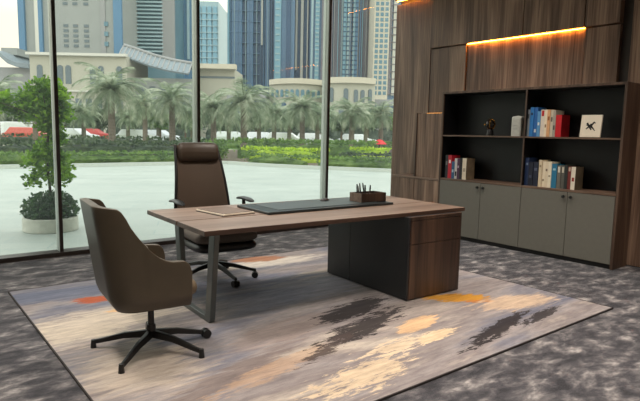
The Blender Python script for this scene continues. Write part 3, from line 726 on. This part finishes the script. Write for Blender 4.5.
# potted tree just outside
pt = thing('potted_tree', 'slender leafy tree with clipped shrub in round stone planter outside the window', 'potted plant', (1.86, 8.61, -.02))
MB().lathe([(0, 0), (.36, 0), (.37, .01), (.37, .185), (.36, .195), (.32, .195), (.32, .15), (0, .15)], 40).build('planter', M_['stone'], pt, smooth=40)
m = core(MB(), (0, 0, .30), .30, .30, .20); leaves(m, ball((0, 0, .30), .37, .37, .25, 2300, .3), .05).build('shrub', M_['leafdark'], pt)
tk = MB()
tk.tube([(.0, 0, .15), (.01, .02, .6), (-.02, 0, 1.1), (.03, -.02, 1.6), (.0, .0, 2.05)], .02, 8, [.022, .02, .018, .014, .008])
for bz, a, L_, up in [(.75, 0.3, .22, .15), (.95, 2.6, .25, .2), (1.2, 1.5, .25, .2), (1.4, 5.6, .3, .12), (1.55, 3.3, .62, .25), (1.7, .4, .3, .2), (1.65, 4.4, .3, .25)]:
    tk.tube([(0, 0, bz), (math.cos(a) * L_ * .5, math.sin(a) * L_ * .5, bz + up * .6), (math.cos(a) * L_, math.sin(a) * L_, bz + up)], .008, 6, [.01, .007, .004])
tk.build('trunk', M_['bark'], pt, smooth=50)
cl = MB()
# clumps placed in the tree's own frame: (right, up, radius)
for rx_, z, r, n in [(-.02, 1.92, .26, 700), (.13, 1.84, .20, 480), (-.22, 1.80, .20, 480), (.0, 1.68, .27, 700), (.18, 1.62, .18, 380), (-.32, 1.62, .16, 300), (-.52, 1.80, .13, 200), (-.58, 1.68, .10, 130), (-.45, 1.64, .1, 130), (.05, 1.45, .19, 360),
                     (.1, 1.28, .15, 220), (.0, 1.1, .17, 240), (.12, .96, .16, 220), (-.14, .98, .13, 150), (.22, .86, .14, 160), (-.12, .78, .16, 190), (.08, .70, .2, 260), (-.26, .9, .09, 80), (.3, .72, .08, 60), (-.22, .64, .12, 110)]:
    dp = rnd.uniform(-.12, .12); c3 = RH * rx_ + FH * dp + Vector((0, 0, z + .06))
    leaves(cl, ball(c3, r, r, r * .85, int(n * 1.0), .8), .068)
cl.build('crown', M_['leaf'], pt)

def hedge(name, label, pts, w, h, m, z0=.05, n=260, size=.13, cat='hedge', group=None):
    """a clipped or loose hedge along a polyline: a lumpy body plus loose leaves"""
    pts = [Vector((*p, 0)) for p in pts]; L_ = sum((b - a).length for a, b in zip(pts[:-1], pts[1:])); mb = MB()
    o0 = pts[0].copy()
    samples = []
    for a, b in zip(pts[:-1], pts[1:]):
        k = max(2, int((b - a).length / .6))
        for i in range(k): samples.append((a.lerp(b, i / k), (b - a).normalized()))
    samples.append((pts[-1], (pts[-1] - pts[-2]).normalized()))
    prof = [(-.5, 0), (-.52, .5), (-.42, .9), (-.15, 1.0), (.15, 1.0), (.42, .9), (.52, .5), (.5, 0)]
    vs = []; fs = []; q = len(prof)
    for i, (p, d) in enumerate(samples):
        nn = Vector((-d.y, d.x, 0)); e = .55 if i in (0, len(samples) - 1) else 1
        for u, z in prof:
            j = .9 + .25 * noise.noise(p * 1.1 + Vector((u, z, 0)) * 2)
            vs.append(p - o0 + nn * u * w * j * e * .9 + Vector((0, 0, z0 + z * h * j * e * .92)))
    for i in range(len(samples) - 1):
        fs += [(i * q + k, i * q + k + 1, i * q + q + k + 1, i * q + q + k) for k in range(q - 1)]
    fs += [tuple(range(q)), tuple(range(len(vs) - q, len(vs)))]
    mb.add(vs, fs); lp = []
    for _ in range(int(n * L_ * max(.6, h))):
        p, d = rnd.choice(samples); nn = Vector((-d.y, d.x, 0)); u = rnd.uniform(-.52, .52); z = rnd.uniform(.15, 1.05) if abs(u) > .4 else rnd.uniform(.88, 1.06)
        lp.append(p - o0 + d * rnd.uniform(-.35, .35) + nn * u * w + Vector((0, 0, z0 + z * h)))
    leaves(mb, lp, size)
    o = mb.build(name, m); o.location = o0; tag(o, label, cat, group); return o
def sp2(px, D): p = spot(px, D); return (p.x, p.y)
hedge('hedge', 'long low green hedge along the far edge of the plaza on the left', [(-6, 23.1), (11.6, 23.1)], .9, .42, M_['hedge'])
hedge('hedge', 'tall dark hedge behind the long low hedge', [(-8, 26.6), (13, 26.6)], 1.4, .75, M_['hedge_d'], n=120, size=.2)
hedge('hedge', 'front clipped green hedge at the corner of the right flower bed', [(14.4, 18.2), (16.3, 15.6), (18.6, 13.2)], .8, .38, M_['hedge'])
hedge('hedge', 'front low green hedge running toward the plaza corner', [(13.1, 21.6), (14.2, 18.9)], .8, .4, M_['hedge'])
hedge('hedge', 'lime yellow hedge strip in the middle of the right flower bed', [(14.2, 23.4), (16.2, 20.4)], .8, .62, M_['hedge_y'])
hedge('hedge', 'second lime yellow hedge nearer the wood wall', [(19.0, 21.0), (22.8, 18.4)], .9, .66, M_['hedge_y'])
hedge('hedge', 'dark green hedge between the two yellow hedges and the plaza', [(16.5, 18.8), (18.4, 16.6), (21.4, 14.6)], 1.3, .5, M_['hedge_d'])
hedge('hedge', 'green hedge behind the yellow strip', [(15.0, 26.0), (20.5, 21.6)], 1.4, .95, M_['hedge'], n=150, size=.18)
hedge('hedge', 'purplish shrub band in front of the second yellow hedge', [(19.2, 18.6), (22.6, 15.6)], 1.0, .55, M_['shrub_r'], n=150, size=.18)
hedge('hedge', 'distant green hedge behind the palm trunks at right', [sp2(330, 44), sp2(400, 42)], 1.6, .7, M_['hedge'], n=60, size=.3)
hedge('hedge', 'distant green hedge behind the palm trunks at left', [sp2(-10, 46), sp2(200, 44)], 1.8, .7, M_['hedge_d'], n=40, size=.3)
hedge('hedge', 'distant hedge behind the executive chair headrest', [sp2(200, 47), sp2(330, 44)], 1.6, .6, M_['hedge'], n=60, size=.3)
for x0_, x1_, h_, lab in ((-30, 102, 3.4, 'hazy dark line of trees behind the parked cars at left'), (108, 197, 3.0, 'hazy dark line of trees behind the palms left of the headrest'), (206, 319, 2.8, 'hazy dark line of trees behind the palms in the middle bay'), (326, 417, 2.6, 'hazy dark line of trees behind the palms in the right bay')):
    hedge('tree_line', lab, [sp2(x0_, 74), sp2(x1_, 74)], 3.0, h_, M_['treeline'], n=22, size=.8, cat='trees')
for (x, y, r, mk, lab) in [(12.9, 24.6, .55, 'hedge', 'round green bush at the left end of the yellow strip'), (17.3, 15.7, .45, 'hedge', 'rounded bush leaning over the plaza edge beside the mullion'), (24.0, 20.5, .6, 'shrub_r', 'purplish round bush near the red parasol'), (20.2, 16.2, .42, 'hedge_d', 'dark round bush in the front row right of the mullion')]:
    mm = core(MB(), (0, 0, r * .8), r, r, r * .85); leaves(mm, ball((0, 0, r * .8), r * 1.1, r * 1.1, r * .95, 700, .3), .13)
    o = mm.build('bush', M_[mk]); o.location = (x, y, .05); tag(o, lab, 'bush')

# ------------------------------------------------------------------ palms
def palm_crown(seed, nf=32):
    r = random.Random(seed); mb = MB()
    for i in range(nf):
        az = i * 2.399 + r.uniform(-.2, .2); k = i / nf
        el = 1.35 - 1.75 * k + r.uniform(-.1, .1); L_ = (1.0 if k < .8 else .8) * r.uniform(.88, 1.1)
        d = Vector((math.cos(az), math.sin(az), 0)); side = Vector((-d.y, d.x, 0))
        P = [Vector((0, 0, 0))]; e = el; n = 13
        for j in range(n):
            e -= (.075 + .05 * j / n) * (1.0 + .4 * (1 - abs(k - .4)))
            P.append(P[-1] + (d * math.cos(e) + Vector((0, 0, math.sin(e)))) * L_ / n)
        mb.tube(P, .01, 3, [.016 * (1 - .8 * j / n) for j in range(n + 1)])
        for j in range(1, n + 1):
            for hh in (0, .5):
                p = P[j - 1].lerp(P[j], hh); t = (P[j] - P[j - 1]).normalized(); q = (j - 1 + hh) / n
                ll = .30 * math.sin(PI * min(1, .12 + .88 * q) ** .8) * r.uniform(.8, 1.1) + .04
                for s in (-1, 1):
                    dd = (side * s * .75 + t * .75 + Vector((0, 0, -.22 + r.uniform(-.2, .25)))).normalized()
                    w = t * .015
                    mb.add([p - w, p + w, p + dd * ll + Vector((0, 0, -.04))], [(0, 1, 2)])
    return mb.mesh('fronds', M_['frond'], None)
crowns = [palm_crown(s) for s in (1, 2, 3)]
def trunk_mesh():
    prof = []; 
    for i in range(41):
        z = i / 40; prof.append((1.0 * (1.15 - .25 * z) * (1 + (.09 if i % 2 else 0)) + (.35 * max(0, z - .9) / .1), z))
    return MB().lathe([(.001, 0)] + prof + [(.001, 1.0)], 12).mesh('trunk', M_['trunk'], 50)
tm = trunk_mesh()
palms = [(112, 95, 40, 31, 'palm with the largest crown, in the middle of the left window bay'), (172, 104, 33, 35, 'palm with full crown left of the headrest, beside the mullion'),
         (243, 106, 37, 32, 'broad palm in the middle bay right of the headrest'), (213, 112, 27, 38, 'palm partly behind the mullion right of the headrest'),
         (301, 112, 28, 40, 'full palm midway between the broad palm and the right mullion'), (350, 116, 26, 38, 'palm in the right bay, nearer the mullion'),
         (379, 117, 23, 42, 'palm in the right bay closest to the wood wall'), (-2, 100, 34, 36, 'palm cut by the left edge of the picture'),
         (36, 112, 26, 42, 'palm behind the potted tree'), (145, 110, 25, 44, 'smaller palm between the two big left palms'),
         (128, 122, 17, 54, 'far low palm right of the largest trunk'), (158, 121, 18, 56, 'far low palm behind the second big palm trunk'), (258, 121, 19, 50, 'far low palm touching the broad palm'), (288, 121, 18, 54, 'far low palm in the centre of the middle bay'), (316, 119, 20, 47, 'palm just left of the right mullion'), (364, 121, 18, 52, 'far low palm between the two right palms'), (56, 116, 20, 48, 'palm behind the first mullion'),
         (273, 117, 24, 46, 'small palm between the broad palm and the next in the middle bay'), (325, 120, 20, 50, 'small palm hidden behind the right mullion'),
         (228, 121, 22, 52, 'far small palm behind the broad one'), (84, 118, 22, 50, 'far palm seen left of the largest crown'), (192, 120, 22, 52, 'far palm behind the mullion left of the headrest')]
for i, (px, py, r, D, lab) in enumerate(palms):
    T = spot(px, D, py); G = spot(px, D); rad = r / FPX * D
    p = thing('palm_tree', lab, 'palm tree', (G.x, G.y, .0), rnd.uniform(0, 6), group='palm trees around the plaza')
    h = T.z
    t = bpy.data.objects.new('trunk', tm); C.objects.link(t); t.parent = p; t.scale = (.175, .175, h)
    c = bpy.data.objects.new('fronds', crowns[i % 3]); C.objects.link(c); c.parent = p; c.location = (0, 0, h - .02); s = rad * 1.12; c.scale = (s, s, s * 1.0)

# small leafy trees further back
for px, py, r, D, mk, lab in [(20, 116, 16, 62, 'hedge_d', 'dark round tree behind the parked vans'), (66, 120, 12, 64, 'hedge_d', 'dark round tree right of the first mullion'), (134, 124, 11, 60, 'hedge_d', 'dark tree under the small left palm'),
                              (160, 126, 9, 56, 'hedge', 'green tree low behind the second big palm'), (255, 124, 12, 66, 'hedge_d', 'dark tree behind the broad palm trunk'), (290, 126, 9, 62, 'hedge_d', 'dark small tree in the middle bay'),
                              (340, 128, 9, 60, 'hedge_d', 'dark small tree in the right bay'), (366, 124, 10, 68, 'hedge_d', 'dark tree between the two right palms'), (395, 126, 10, 64, 'hedge', 'tree at the edge of the wood wall'),
                              (100, 126, 9, 66, 'hedge_d', 'dark tree behind the largest palm trunk'), (222, 130, 8, 62, 'hedge_d', 'small dark tree right of the headrest'), (185, 126, 10, 66, 'hedge_d', 'dark tree left of the headrest mullion')]:
    T = spot(px, D, py); G = spot(px, D); rad = r / FPX * D
    p = thing('street_tree', lab, 'tree', (G.x, G.y, 0), group='street trees beyond the palms')
    mm = core(MB(), (0, 0, T.z), rad * .85, rad * .85, rad * .7); leaves(mm, ball((0, 0, T.z), rad, rad, rad * .85, 500, .3), .35).build('crown', M_[mk], p)
    MB().cyl((0, 0, 0), (0, 0, T.z), .14, .09, n=8).build('trunk', M_['bark'], p)

# red parasol in the garden
G = spot(378, 40); p = thing('garden_parasol', 'small red parasol standing in the garden at right', 'parasol', (G.x, G.y, 0))
MB().cyl((0, 0, 0), (0, 0, 1.25), .04, n=8).build('pole', M_['black'], p)
MB().lathe([(.001, .42), (.25, .33), (.55, .06), (.5, .04), (.001, .2)], 12, (0, 0, .7)).build('canopy', mat('red_canvas', (210, 46, 50), .8), p, smooth=40)

# parked vehicles
def car_mesh(body_m, L_=4.4, W=1.8, H=1.45, van=False):
    pr = [(-L_ / 2, .35), (-L_ / 2, .85), (-L_ * .42, .95), (-L_ * .34, H), (L_ * .12, H), (L_ * .27, .98), (L_ * .47, .85), (L_ / 2, .65), (L_ / 2, .35)]
    if van: pr = [(-L_ / 2, .35), (-L_ / 2, H - .1), (-L_ * .47, H), (L_ * .25, H), (L_ * .38, 1.1), (L_ * .48, 1.0), (L_ / 2, .7), (L_ / 2, .35)]
    n = len(pr); mb = MB(); vs = [(x, s * W / 2 * (.86 if z > 1.1 else 1), z) for s in (-1, 1) for x, z in pr]
    return mb.add(vs, [tuple(range(n)), tuple(range(n, 2 * n))[::-1]] + [(i, (i + 1) % n, n + (i + 1) % n, n + i) for i in range(n)]), pr
def car(px, D, col, lab, rz, van=False):
    G = spot(px, D); v = thing('van' if van else 'car', lab, 'van' if van else 'car', (G.x, G.y, 0), YAW + rz, group='vehicles parked beyond the palms')
    L_, W, H = (5.0, 1.9, 2.0) if van else (4.4, 1.8, 1.45)
    mb, pr = car_mesh(None, L_, W, H, van); mb.build('body', mat('paint_%s_%d' % ('van' if van else 'car', px), col, .35), v, bevel=.06)
    gl = MB()
    for s in (-1, 1):
        x0, x1 = (-L_ * .3, L_ * .1) if not van else (-L_ * .1, L_ * .3)
        gl.add([(x0, s * W * .466, 1.0), (x1 + .35, s * W * .466, 1.0), (x1, s * W * .436, H - .1), (x0, s * W * .436, H - .1)], [(0, 1, 2, 3)])
    gl.build('side_windows', M_['pad'], v, solid=.01)
    for x in (-L_ * .3, L_ * .3):
        for s in (-1, 1): MB().cyl((x, s * (W / 2 - .2), .33), (x, s * (W / 2 + .01), .33), .33, n=16).build('wheel', M_['black'], v)
for a in [(18, 60, (226, 228, 230), 'white van parked left behind the potted tree', .1, True), (33, 58, (214, 216, 218), 'second white van right beside the first one', .1, True),
          (30, 53, (196, 84, 70), 'red car in front of the white vans', 0, False), (74, 52, (226, 230, 232), 'white car right of the first mullion', -.2, False), (92, 62, (180, 60, 56), 'dark red car behind the largest palm trunk', .1, False),
          (138, 56, (222, 226, 228), 'white car seen between the left palm trunks', .15, False), (158, 60, (205, 210, 214), 'silver car left of the headrest', -.1, False), (232, 58, (226, 230, 232), 'white car right of the headrest behind palms', .1, False),
          (262, 62, (210, 214, 216), 'silver car in the middle bay', 0, False), (285, 56, (232, 234, 234), 'white car left of the right mullion', -.1, False), (312, 60, (206, 208, 210), 'silver car touching the right mullion', .1, False), (356, 62, (222, 226, 228), 'white car in the right bay', 0, False)]:
    car(*a)

# ------------------------------------------------------------------ buildings
M_['b_beige'] = mat('beige_facade', (152, 157, 154), .9, var=.04, scale=.3)  # beige greyed toward blue, haze put into the colour
M_['b_beige2'] = mat('sand_facade', (196, 190, 172), .9, var=.04, scale=.3)
M_['b_grey'] = mat('grey_facade', (150, 152, 152), .9, var=.04, scale=.3)
M_['b_blue'] = mat('blue_glass_fin', (84, 126, 158), .5, var=.06, scale=.2)
M_['b_deep'] = mat('deep_blue_glass', (56, 86, 118), .4, var=.14, scale=.06)
M_['b_mid'] = mat('mid_blue_glass', (92, 124, 154), .4, var=.12, scale=.06)
M_['b_cyan'] = mat('cyan_glass', (122, 166, 184), .4, var=.1, scale=.08)
M_['b_pale'] = mat('pale_glass', (154, 180, 186), .4, var=.08, scale=.08)
M_['b_white'] = mat('white_fin', (206, 206, 196), .8, var=.03)
M_['b_mauve'] = mat('mauve_facade', (126, 124, 132), .8, var=.06, scale=.2)
M_['b_win'] = mat('window_dark', (98, 112, 118), .3, var=.1)
M_['b_win2'] = mat('window_teal', (92, 128, 142), .3, var=.15, scale=.1)
M_['b_roof'] = mat('metal_roof', (128, 140, 146), .6, var=.1, scale=.4)
M_['b_podium'] = mat('podium_stone', (176, 175, 160), .9, var=.04, scale=.3)  # stone colour with haze mixed in
def bldg(label, x0, x1, ytop, D, m, depth=18, rot=0, name='tower'):
    """body with a facade toward the room; local x right, y away, z up; returns (root, to_local)"""
    c = spot((x0 + x1) / 2, D); root = thing(name, label, 'building', (c.x, c.y, 0), YAW + rot)
    k = D / FPX; w = (x1 - x0) * k; H = spot((x0 + x1) / 2, D, ytop).z
    MB().b2(-w / 2, w / 2, 0, depth, 0, H).build('body', M_[m], root)
    xm = (x0 + x1) / 2
    f = lambda px, py: ((px - xm) * k, spot(xm, D, py).z)
    return root, f
def strip(root, f, x0, x1, y0, y1, m, nm, out=.3, back=.0):
    a, zt = f(x0, y0); b, zb = f(x1, y1)
    return MB().b2(a, b, -out, back + .05, zb, zt).build(nm, M_[m], root)

# left tower with punched windows
r, f = bldg('beige hotel tower with small dark windows behind the left mullion', 25, 122, -60, 150, 'b_beige', 30)
for x0, x1, m in ((25, 31, 'b_blue'), (41, 44.5, 'b_white'), (44.5, 48, 'b_blue'), (117, 125, 'b_blue')): strip(r, f, x0, x1, -60, 66, m, 'fin', .8)
strip(r, f, 104, 108.5, -60, 66, 'b_grey', 'fin', .3)
for j in range(18):
    y = 52 - j * 4.75 if j < 5 else 44.5 - j * 4.6 - (0)
    if j in (5, 6): continue
    for x in (67.5, 77, 87.5): strip(r, f, x, x + 4.6, y, y + 2.7, 'b_win', 'window', .12)
    if j % 2 == 0: strip(r, f, 107.3, 111, y - 3, y + 1.2, 'b_win2', 'window', .32)
# balcony tower
r, f = bldg('tower with long horizontal balcony bands left of the second mullion', 124, 176, -60, 165, 'b_win2', 26)
for j in range(34):
    y = 58 - j * 3.55
    strip(r, f, 126, 165, y, y + 1.5, 'b_pale', 'balcony', 1.2)
strip(r, f, 164, 176, -60, 68, 'b_grey', 'pier', 1.0)
# fins tower
r, f = bldg('narrow blue and white striped tower touching the second mullion', 176, 190, -60, 175, 'b_blue', 14)
for x0, x1, m in ((176, 178.5, 'b_white'), (181.5, 183, 'b_white'), (188, 190, 'b_pale')): strip(r, f, x0, x1, -60, 66, m, 'fin', .8)
# small glass tower in the gap
r, f = bldg('lower glass tower against the bright sky right of the second mullion', 186, 218, 11, 300, 'b_pale', 30)
for i in range(6): strip(r, f, 187 + i * 5.2, 190.6 + i * 5.2, 16, 72, 'b_cyan', 'window_column', .8)
for j in range(8): strip(r, f, 186, 218, 22 + j * 6, 22.8 + j * 6, 'b_pale', 'floor_band', 1.1)
# central blue towers
r, f = bldg('wide deep blue glass tower right of the sky gap', 227, 274, -80, 210, 'b_deep', 30)
for x0, x1, m in ((227, 229, 'b_cyan'), (231, 241, 'b_mid'), (246, 252, 'b_mid'), (259.5, 261.2, 'b_white'), (264, 268, 'b_mid'), (272, 274, 'b_mid')): strip(r, f, x0, x1, -80, 93 if x0 < 259 or x0 > 262 else 52, m, 'glass_strip', .8)
for j in range(14): strip(r, f, 229, 259, 80 - j * 10, 80.5 - j * 10, 'b_mid', 'floor_band', 1.0)
for i in range(12): strip(r, f, 230 + i * 3.6, 230.5 + i * 3.6, -80, 93, ('b_blue', 'b_pale', 'b_mid')[i % 3], 'mullion_fin', 1.1)
r, f = bldg('blue tower with pale cyan lift shaft in the middle bay', 274, 292, -80, 200, 'b_mid', 28)
strip(r, f, 273, 279, -80, 93, 'b_cyan', 'lift_shaft', 1.4)
for j in range(28): strip(r, f, 273.8, 278.2, 90 - j * 6, 91.4 - j * 6, 'b_pale', 'floor_band', 1.6)
strip(r, f, 284, 288, -80, 93, 'b_deep', 'glass_strip', .6)
r, f = bldg('tower with two cream vertical fins in the middle bay', 292, 307, -80, 205, 'b_deep', 28)
for x0, x1, yy in ((293, 294.8, 76), (298, 300.5, 93), (304, 305, 93)): strip(r, f, x0, x1, -80, yy, 'b_white', 'fin', 1.2)
r, f = bldg('teal striped tower next to the right mullion', 307, 330, -80, 195, 'b_mid', 28)
for x0, x1, m in ((308, 310, 'b_pale'), (312, 316, 'b_cyan'), (318, 322, 'b_mauve'), (325, 329, 'b_mauve')): strip(r, f, x0, x1, -80, 93, m, 'glass_strip', .8)
for j in range(40): strip(r, f, 312.2, 315.8, 88 - j * 4, 89.4 - j * 4, 'b_pale', 'floor_band', 1.0)
r, f = bldg('mauve and blue tower right of the right mullion', 330, 369, -80, 190, 'b_mauve', 28)
for x0, x1, m in ((337, 339.5, 'b_win2'), (339.5, 341.5, 'b_cyan'), (343, 345, 'b_pale'), (345, 347, 'b_blue'), (348.5, 350.5, 'b_pale'), (350.5, 354, 'b_blue'), (355, 356, 'b_mid'), (366, 369, 'b_grey')): strip(r, f, x0, x1, -80, 90, m, 'glass_strip', .8)
for j in range(30): strip(r, f, 339, 353.8, 84 - j * 4.5, 85 - j * 4.5, 'b_deep', 'floor_band', .95)
for i in range(10): strip(r, f, 330 + i * 3.9, 330.5 + i * 3.9, -80, 88, ('b_grey', 'b_cyan')[i % 2], 'mullion_fin', 1.1)
# cream gridded tower
r, f = bldg('cream tower with a grid of small square windows', 369, 384, -80, 170, 'b_beige2', 22)
for j in range(30):
    for i in range(3): strip(r, f, 370.3 + i * 4.6, 373.4 + i * 4.6, 96 - j * 5, 99.4 - j * 5, 'b_win2', 'window', .1)
r, f = bldg('blue glass tower beside the wood wall', 384, 412, -80, 180, 'b_mid', 22)
for x0, x1, m in ((384, 386, 'b_mauve'), (387.5, 391, 'b_white'), (392, 397, 'b_cyan')): strip(r, f, x0, x1, 18 if m == 'b_cyan' else -80, 100, m, 'glass_strip', .8)
for j in range(20): strip(r, f, 384, 400, 98 - j * 7, 99 - j * 7, 'b_mauve', 'floor_band', 1.0)

# podiums with arches
def arch_part(root, f, x0, x1, y0, y1, nm, m='b_win'):
    a, zt = f(x0, y0); b, zb = f(x1, y1); rr = (b - a) / 2; c = (a + b) / 2
    pts = [(a, zb), (b, zb)] + [(c + rr * math.cos(t), zt - rr + rr * math.sin(t)) for t in [PI * i / 10 for i in range(11)]]
    n = len(pts); vs = [(x, y, z) for y in (-.15, .1) for x, z in pts]
    return MB().add(vs, [tuple(range(n)), tuple(range(n, 2 * n))[::-1]] + [(i, (i + 1) % n, n + (i + 1) % n, n + i) for i in range(n)]).build(nm, M_[m], root)
r, f = bldg('low cream podium with arched windows behind the largest palm', 33, 128, 62, 115, 'b_podium', 14, name='podium_building')
strip(r, f, 31, 129, 60.5, 63, 'b_white', 'cornice', .8)
for x in (40, 60, 68, 92, 100, 118): arch_part(r, f, x, x + 5.5, 72, 90, 'arched_window')
strip(r, f, 34, 127, 96, 97.5, 'b_white', 'string_course', .4)
for i in range(9): strip(r, f, 36 + i * 10.2, 42 + i * 10.2, 104, 128, 'b_win', 'shopfront', .1)
# curved roof pavilion far left
c = spot(8, 130); r = thing('curved_roof_building', 'grey building with a curved metal roof at the far left', 'building', (c.x, c.y, 0), YAW)
k = 130 / FPX; z = lambda py: spot(8, 130, py).z
MB().b2(-22 * k, 28 * k, 0, 16, 0, z(74)).build('body', M_['b_grey'], r)
pts = [((x - 8) * k, z(y)) for x, y in ((-14, 56), (0, 57), (8, 60), (16, 67), (24, 70), (36, 71))]
rf = MB()
for y in (-2, 17):
    pass
vs = [(x, y, zz + o_) for y in (-2, 17) for o_ in (0, -1.0) for x, zz in pts]; n = len(pts); fs = []
for i in range(n - 1): fs += [(i, i + 1, 2 * n + i + 1, 2 * n + i), (n + i, 3 * n + i, 3 * n + i + 1, n + i + 1), (i, n + i, n + i + 1, i + 1), (2 * n + i, 2 * n + i + 1, 3 * n + i + 1, 3 * n + i)]
fs += [(0, 2 * n, 3 * n, n), (n - 1, 2 * n - 1, 4 * n - 1, 3 * n - 1)]
MB().add(vs, fs).build('roof', M_['b_roof'], r, smooth=50)
MB().b2(-12 * k, 4 * k, 4, 12, z(60), z(53)).build('roof_house', M_['b_beige'], r)
# elevated station with arched truss roof
c = spot(160, 120); r = thing('arched_roof_hall', 'long hall with a sloping ribbed metal roof beside the second mullion', 'building', (c.x, c.y, 0), YAW)
k = 120 / FPX; z = lambda py: spot(160, 120, py).z
MB().b2(-34 * k, 32 * k, 0, 14, 0, z(84)).build('body', M_['b_beige'], r)
pts = [((x - 160) * k, z(y)) for x, y in ((126, 55), (140, 59), (155, 64), (172, 68), (192, 71))]
lo = [((x - 160) * k, z(y)) for x, y in ((126, 66), (140, 70), (155, 75), (172, 79), (192, 82))]
n = len(pts); vs = [(x, 0, zz) for x, zz in pts] + [(x, -3, zz) for x, zz in lo] + [(x, 14, zz) for x, zz in pts]
fs = [(i, i + 1, n + i + 1, n + i) for i in range(n - 1)] + [(i, 2 * n + i, 2 * n + i + 1, i + 1) for i in range(n - 1)]
MB().add(vs, fs).build('roof', M_['b_roof'], r, solid=.4)
MB().tube([(x, -.2, zz + .4) for x, zz in pts], .35, 8).build('ridge_tube', M_['b_grey'], r, smooth=50)
for i in range(16):
    t = i / 15 * (n - 1); j = min(n - 2, int(t)); u = t - j
    A = Vector((pts[j][0] * (1 - u) + pts[j + 1][0] * u, 0, pts[j][1] * (1 - u) + pts[j + 1][1] * u + .5)); Bv = Vector((lo[j][0] * (1 - u) + lo[j + 1][0] * u, -3, lo[j][1] * (1 - u) + lo[j + 1][1] * u + .5))
    MB().tube([A, Bv], .18, 6).build('roof_rib', M_['b_grey'], r)
for i in range(6): MB().b2((-30 + i * 10) * k, (-24 + i * 10) * k, -.1, .05, z(122), z(92)).build('window', M_['b_win'], r)
# small classical block and the curved arcade
r, f = bldg('cream flat-roofed block with deep cornice right of the second mullion', 196, 234, 75, 125, 'b_podium', 12, name='cornice_building')
strip(r, f, 194, 236, 71, 75.5, 'b_beige2', 'cornice', 2.0)
strip(r, f, 196, 234, 82, 84, 'b_win', 'window_band', .1)
def curved(x0, x1, ytop, sag, D, label, arches, bays):
    c = spot((x0 + x1) / 2, D); root = thing('arcade_building', label, 'building', (c.x, c.y, 0), YAW); k = D / FPX; w = (x1 - x0) * k
    zt = spot((x0 + x1) / 2, D, ytop).z; n = 24
    yy = lambda t: -sag * (1 - (2 * t - 1) ** 2)
    front = [(-w / 2 + w * i / n, yy(i / n)) for i in range(n + 1)]
    MB().prism(front + [(w / 2, 14), (-w / 2, 14)], 0, zt).build('body', M_['b_podium'], root)
    MB().prism([(x * 1.005, y - .7) for x, y in front] + [(w / 2, 13), (-w / 2, 13)], zt - .2, zt + .9).build('cornice', M_['b_beige2'], root)
    for (px, wd, y0, y1, m) in arches:
        t = (px - x0) / (x1 - x0); xx = -w / 2 + w * t; y = yy(t); sl = math.atan2(yy(t + .01) - yy(t - .01), .02 * w)
        a = wd * k / 2; zt_, zb_ = spot((x0 + x1) / 2, D, y0).z, spot((x0 + x1) / 2, D, y1).z
        pp = [(-a, zb_), (a, zb_)] + [(a * math.cos(q), zt_ - a + a * math.sin(q)) for q in [PI * i / 8 for i in range(9)]]
        q_ = len(pp); vs = [(x_, yv_, z_) for yv_ in (-.2, .5) for x_, z_ in pp]
        o = MB().add(vs, [tuple(range(q_)), tuple(range(q_, 2 * q_))[::-1]] + [(i, (i + 1) % q_, q_ + (i + 1) % q_, q_ + i) for i in range(q_)]).build('arched_window', M_[m], root)
        o.location = (xx, y, 0); o.rotation_euler = (0, 0, sl)
    return root
curved(268, 324, 90, 5, 122, 'curved cream arcade with a row of small arches left of the right mullion', [(272 + 4.9 * i, 3.2, 96, 103, 'b_win2') for i in range(10)] + [(274 + 9.6 * i, 6, 108, 130, 'b_deep') for i in range(5)], 0)
curved(324, 372, 88, 2, 110, 'cream arcade with tall arched windows right of the right mullion', [(329, 5, 93, 107, 'b_win'), (343, 4.5, 94, 107, 'b_win'), (352.5, 4, 95, 107, 'b_win'), (359, 4, 95, 107, 'b_win'), (366.5, 4, 94, 107, 'b_win')] + [(330 + 9 * i, 5, 112, 130, 'b_win') for i in range(5)], 0)
r, f = bldg('low dark retail building behind the middle palms', 226, 264, 96, 118, 'b_grey', 10, name='retail_building')
for i in range(6): strip(r, f, 228 + i * 6.2, 232.5 + i * 6.2, 104, 128, 'b_deep', 'shopfront', .1)
r, f = bldg('low grey building at the right behind the last palm', 370, 420, 104, 115, 'b_grey', 10, name='retail_building')
for i in range(6): strip(r, f, 372 + i * 7, 377 + i * 7, 110, 128, 'b_deep', 'shopfront', .1)

# ------------------------------------------------------------------ sky
w = bpy.data.worlds.new('World'); S.world = w; w.use_nodes = True; N = w.node_tree.nodes; L = w.node_tree.links
bg = N['Background']; tc = N.new('ShaderNodeTexCoord'); sx = N.new('ShaderNodeSeparateXYZ'); L.new(tc.outputs['Generated'], sx.inputs[0])
r = ramp(N, [(.0, (.56, .50, .42, 1)), (.17, (.60, .545, .44, 1)), (.30, (1.0, .97, .9, 1)), (1, (.93, .98, 1.0, 1))])
L.new(sx.outputs['Z'], r.inputs[0]); L.new(r.outputs[0], bg.inputs[0]); bg.inputs[1].default_value = 2.3
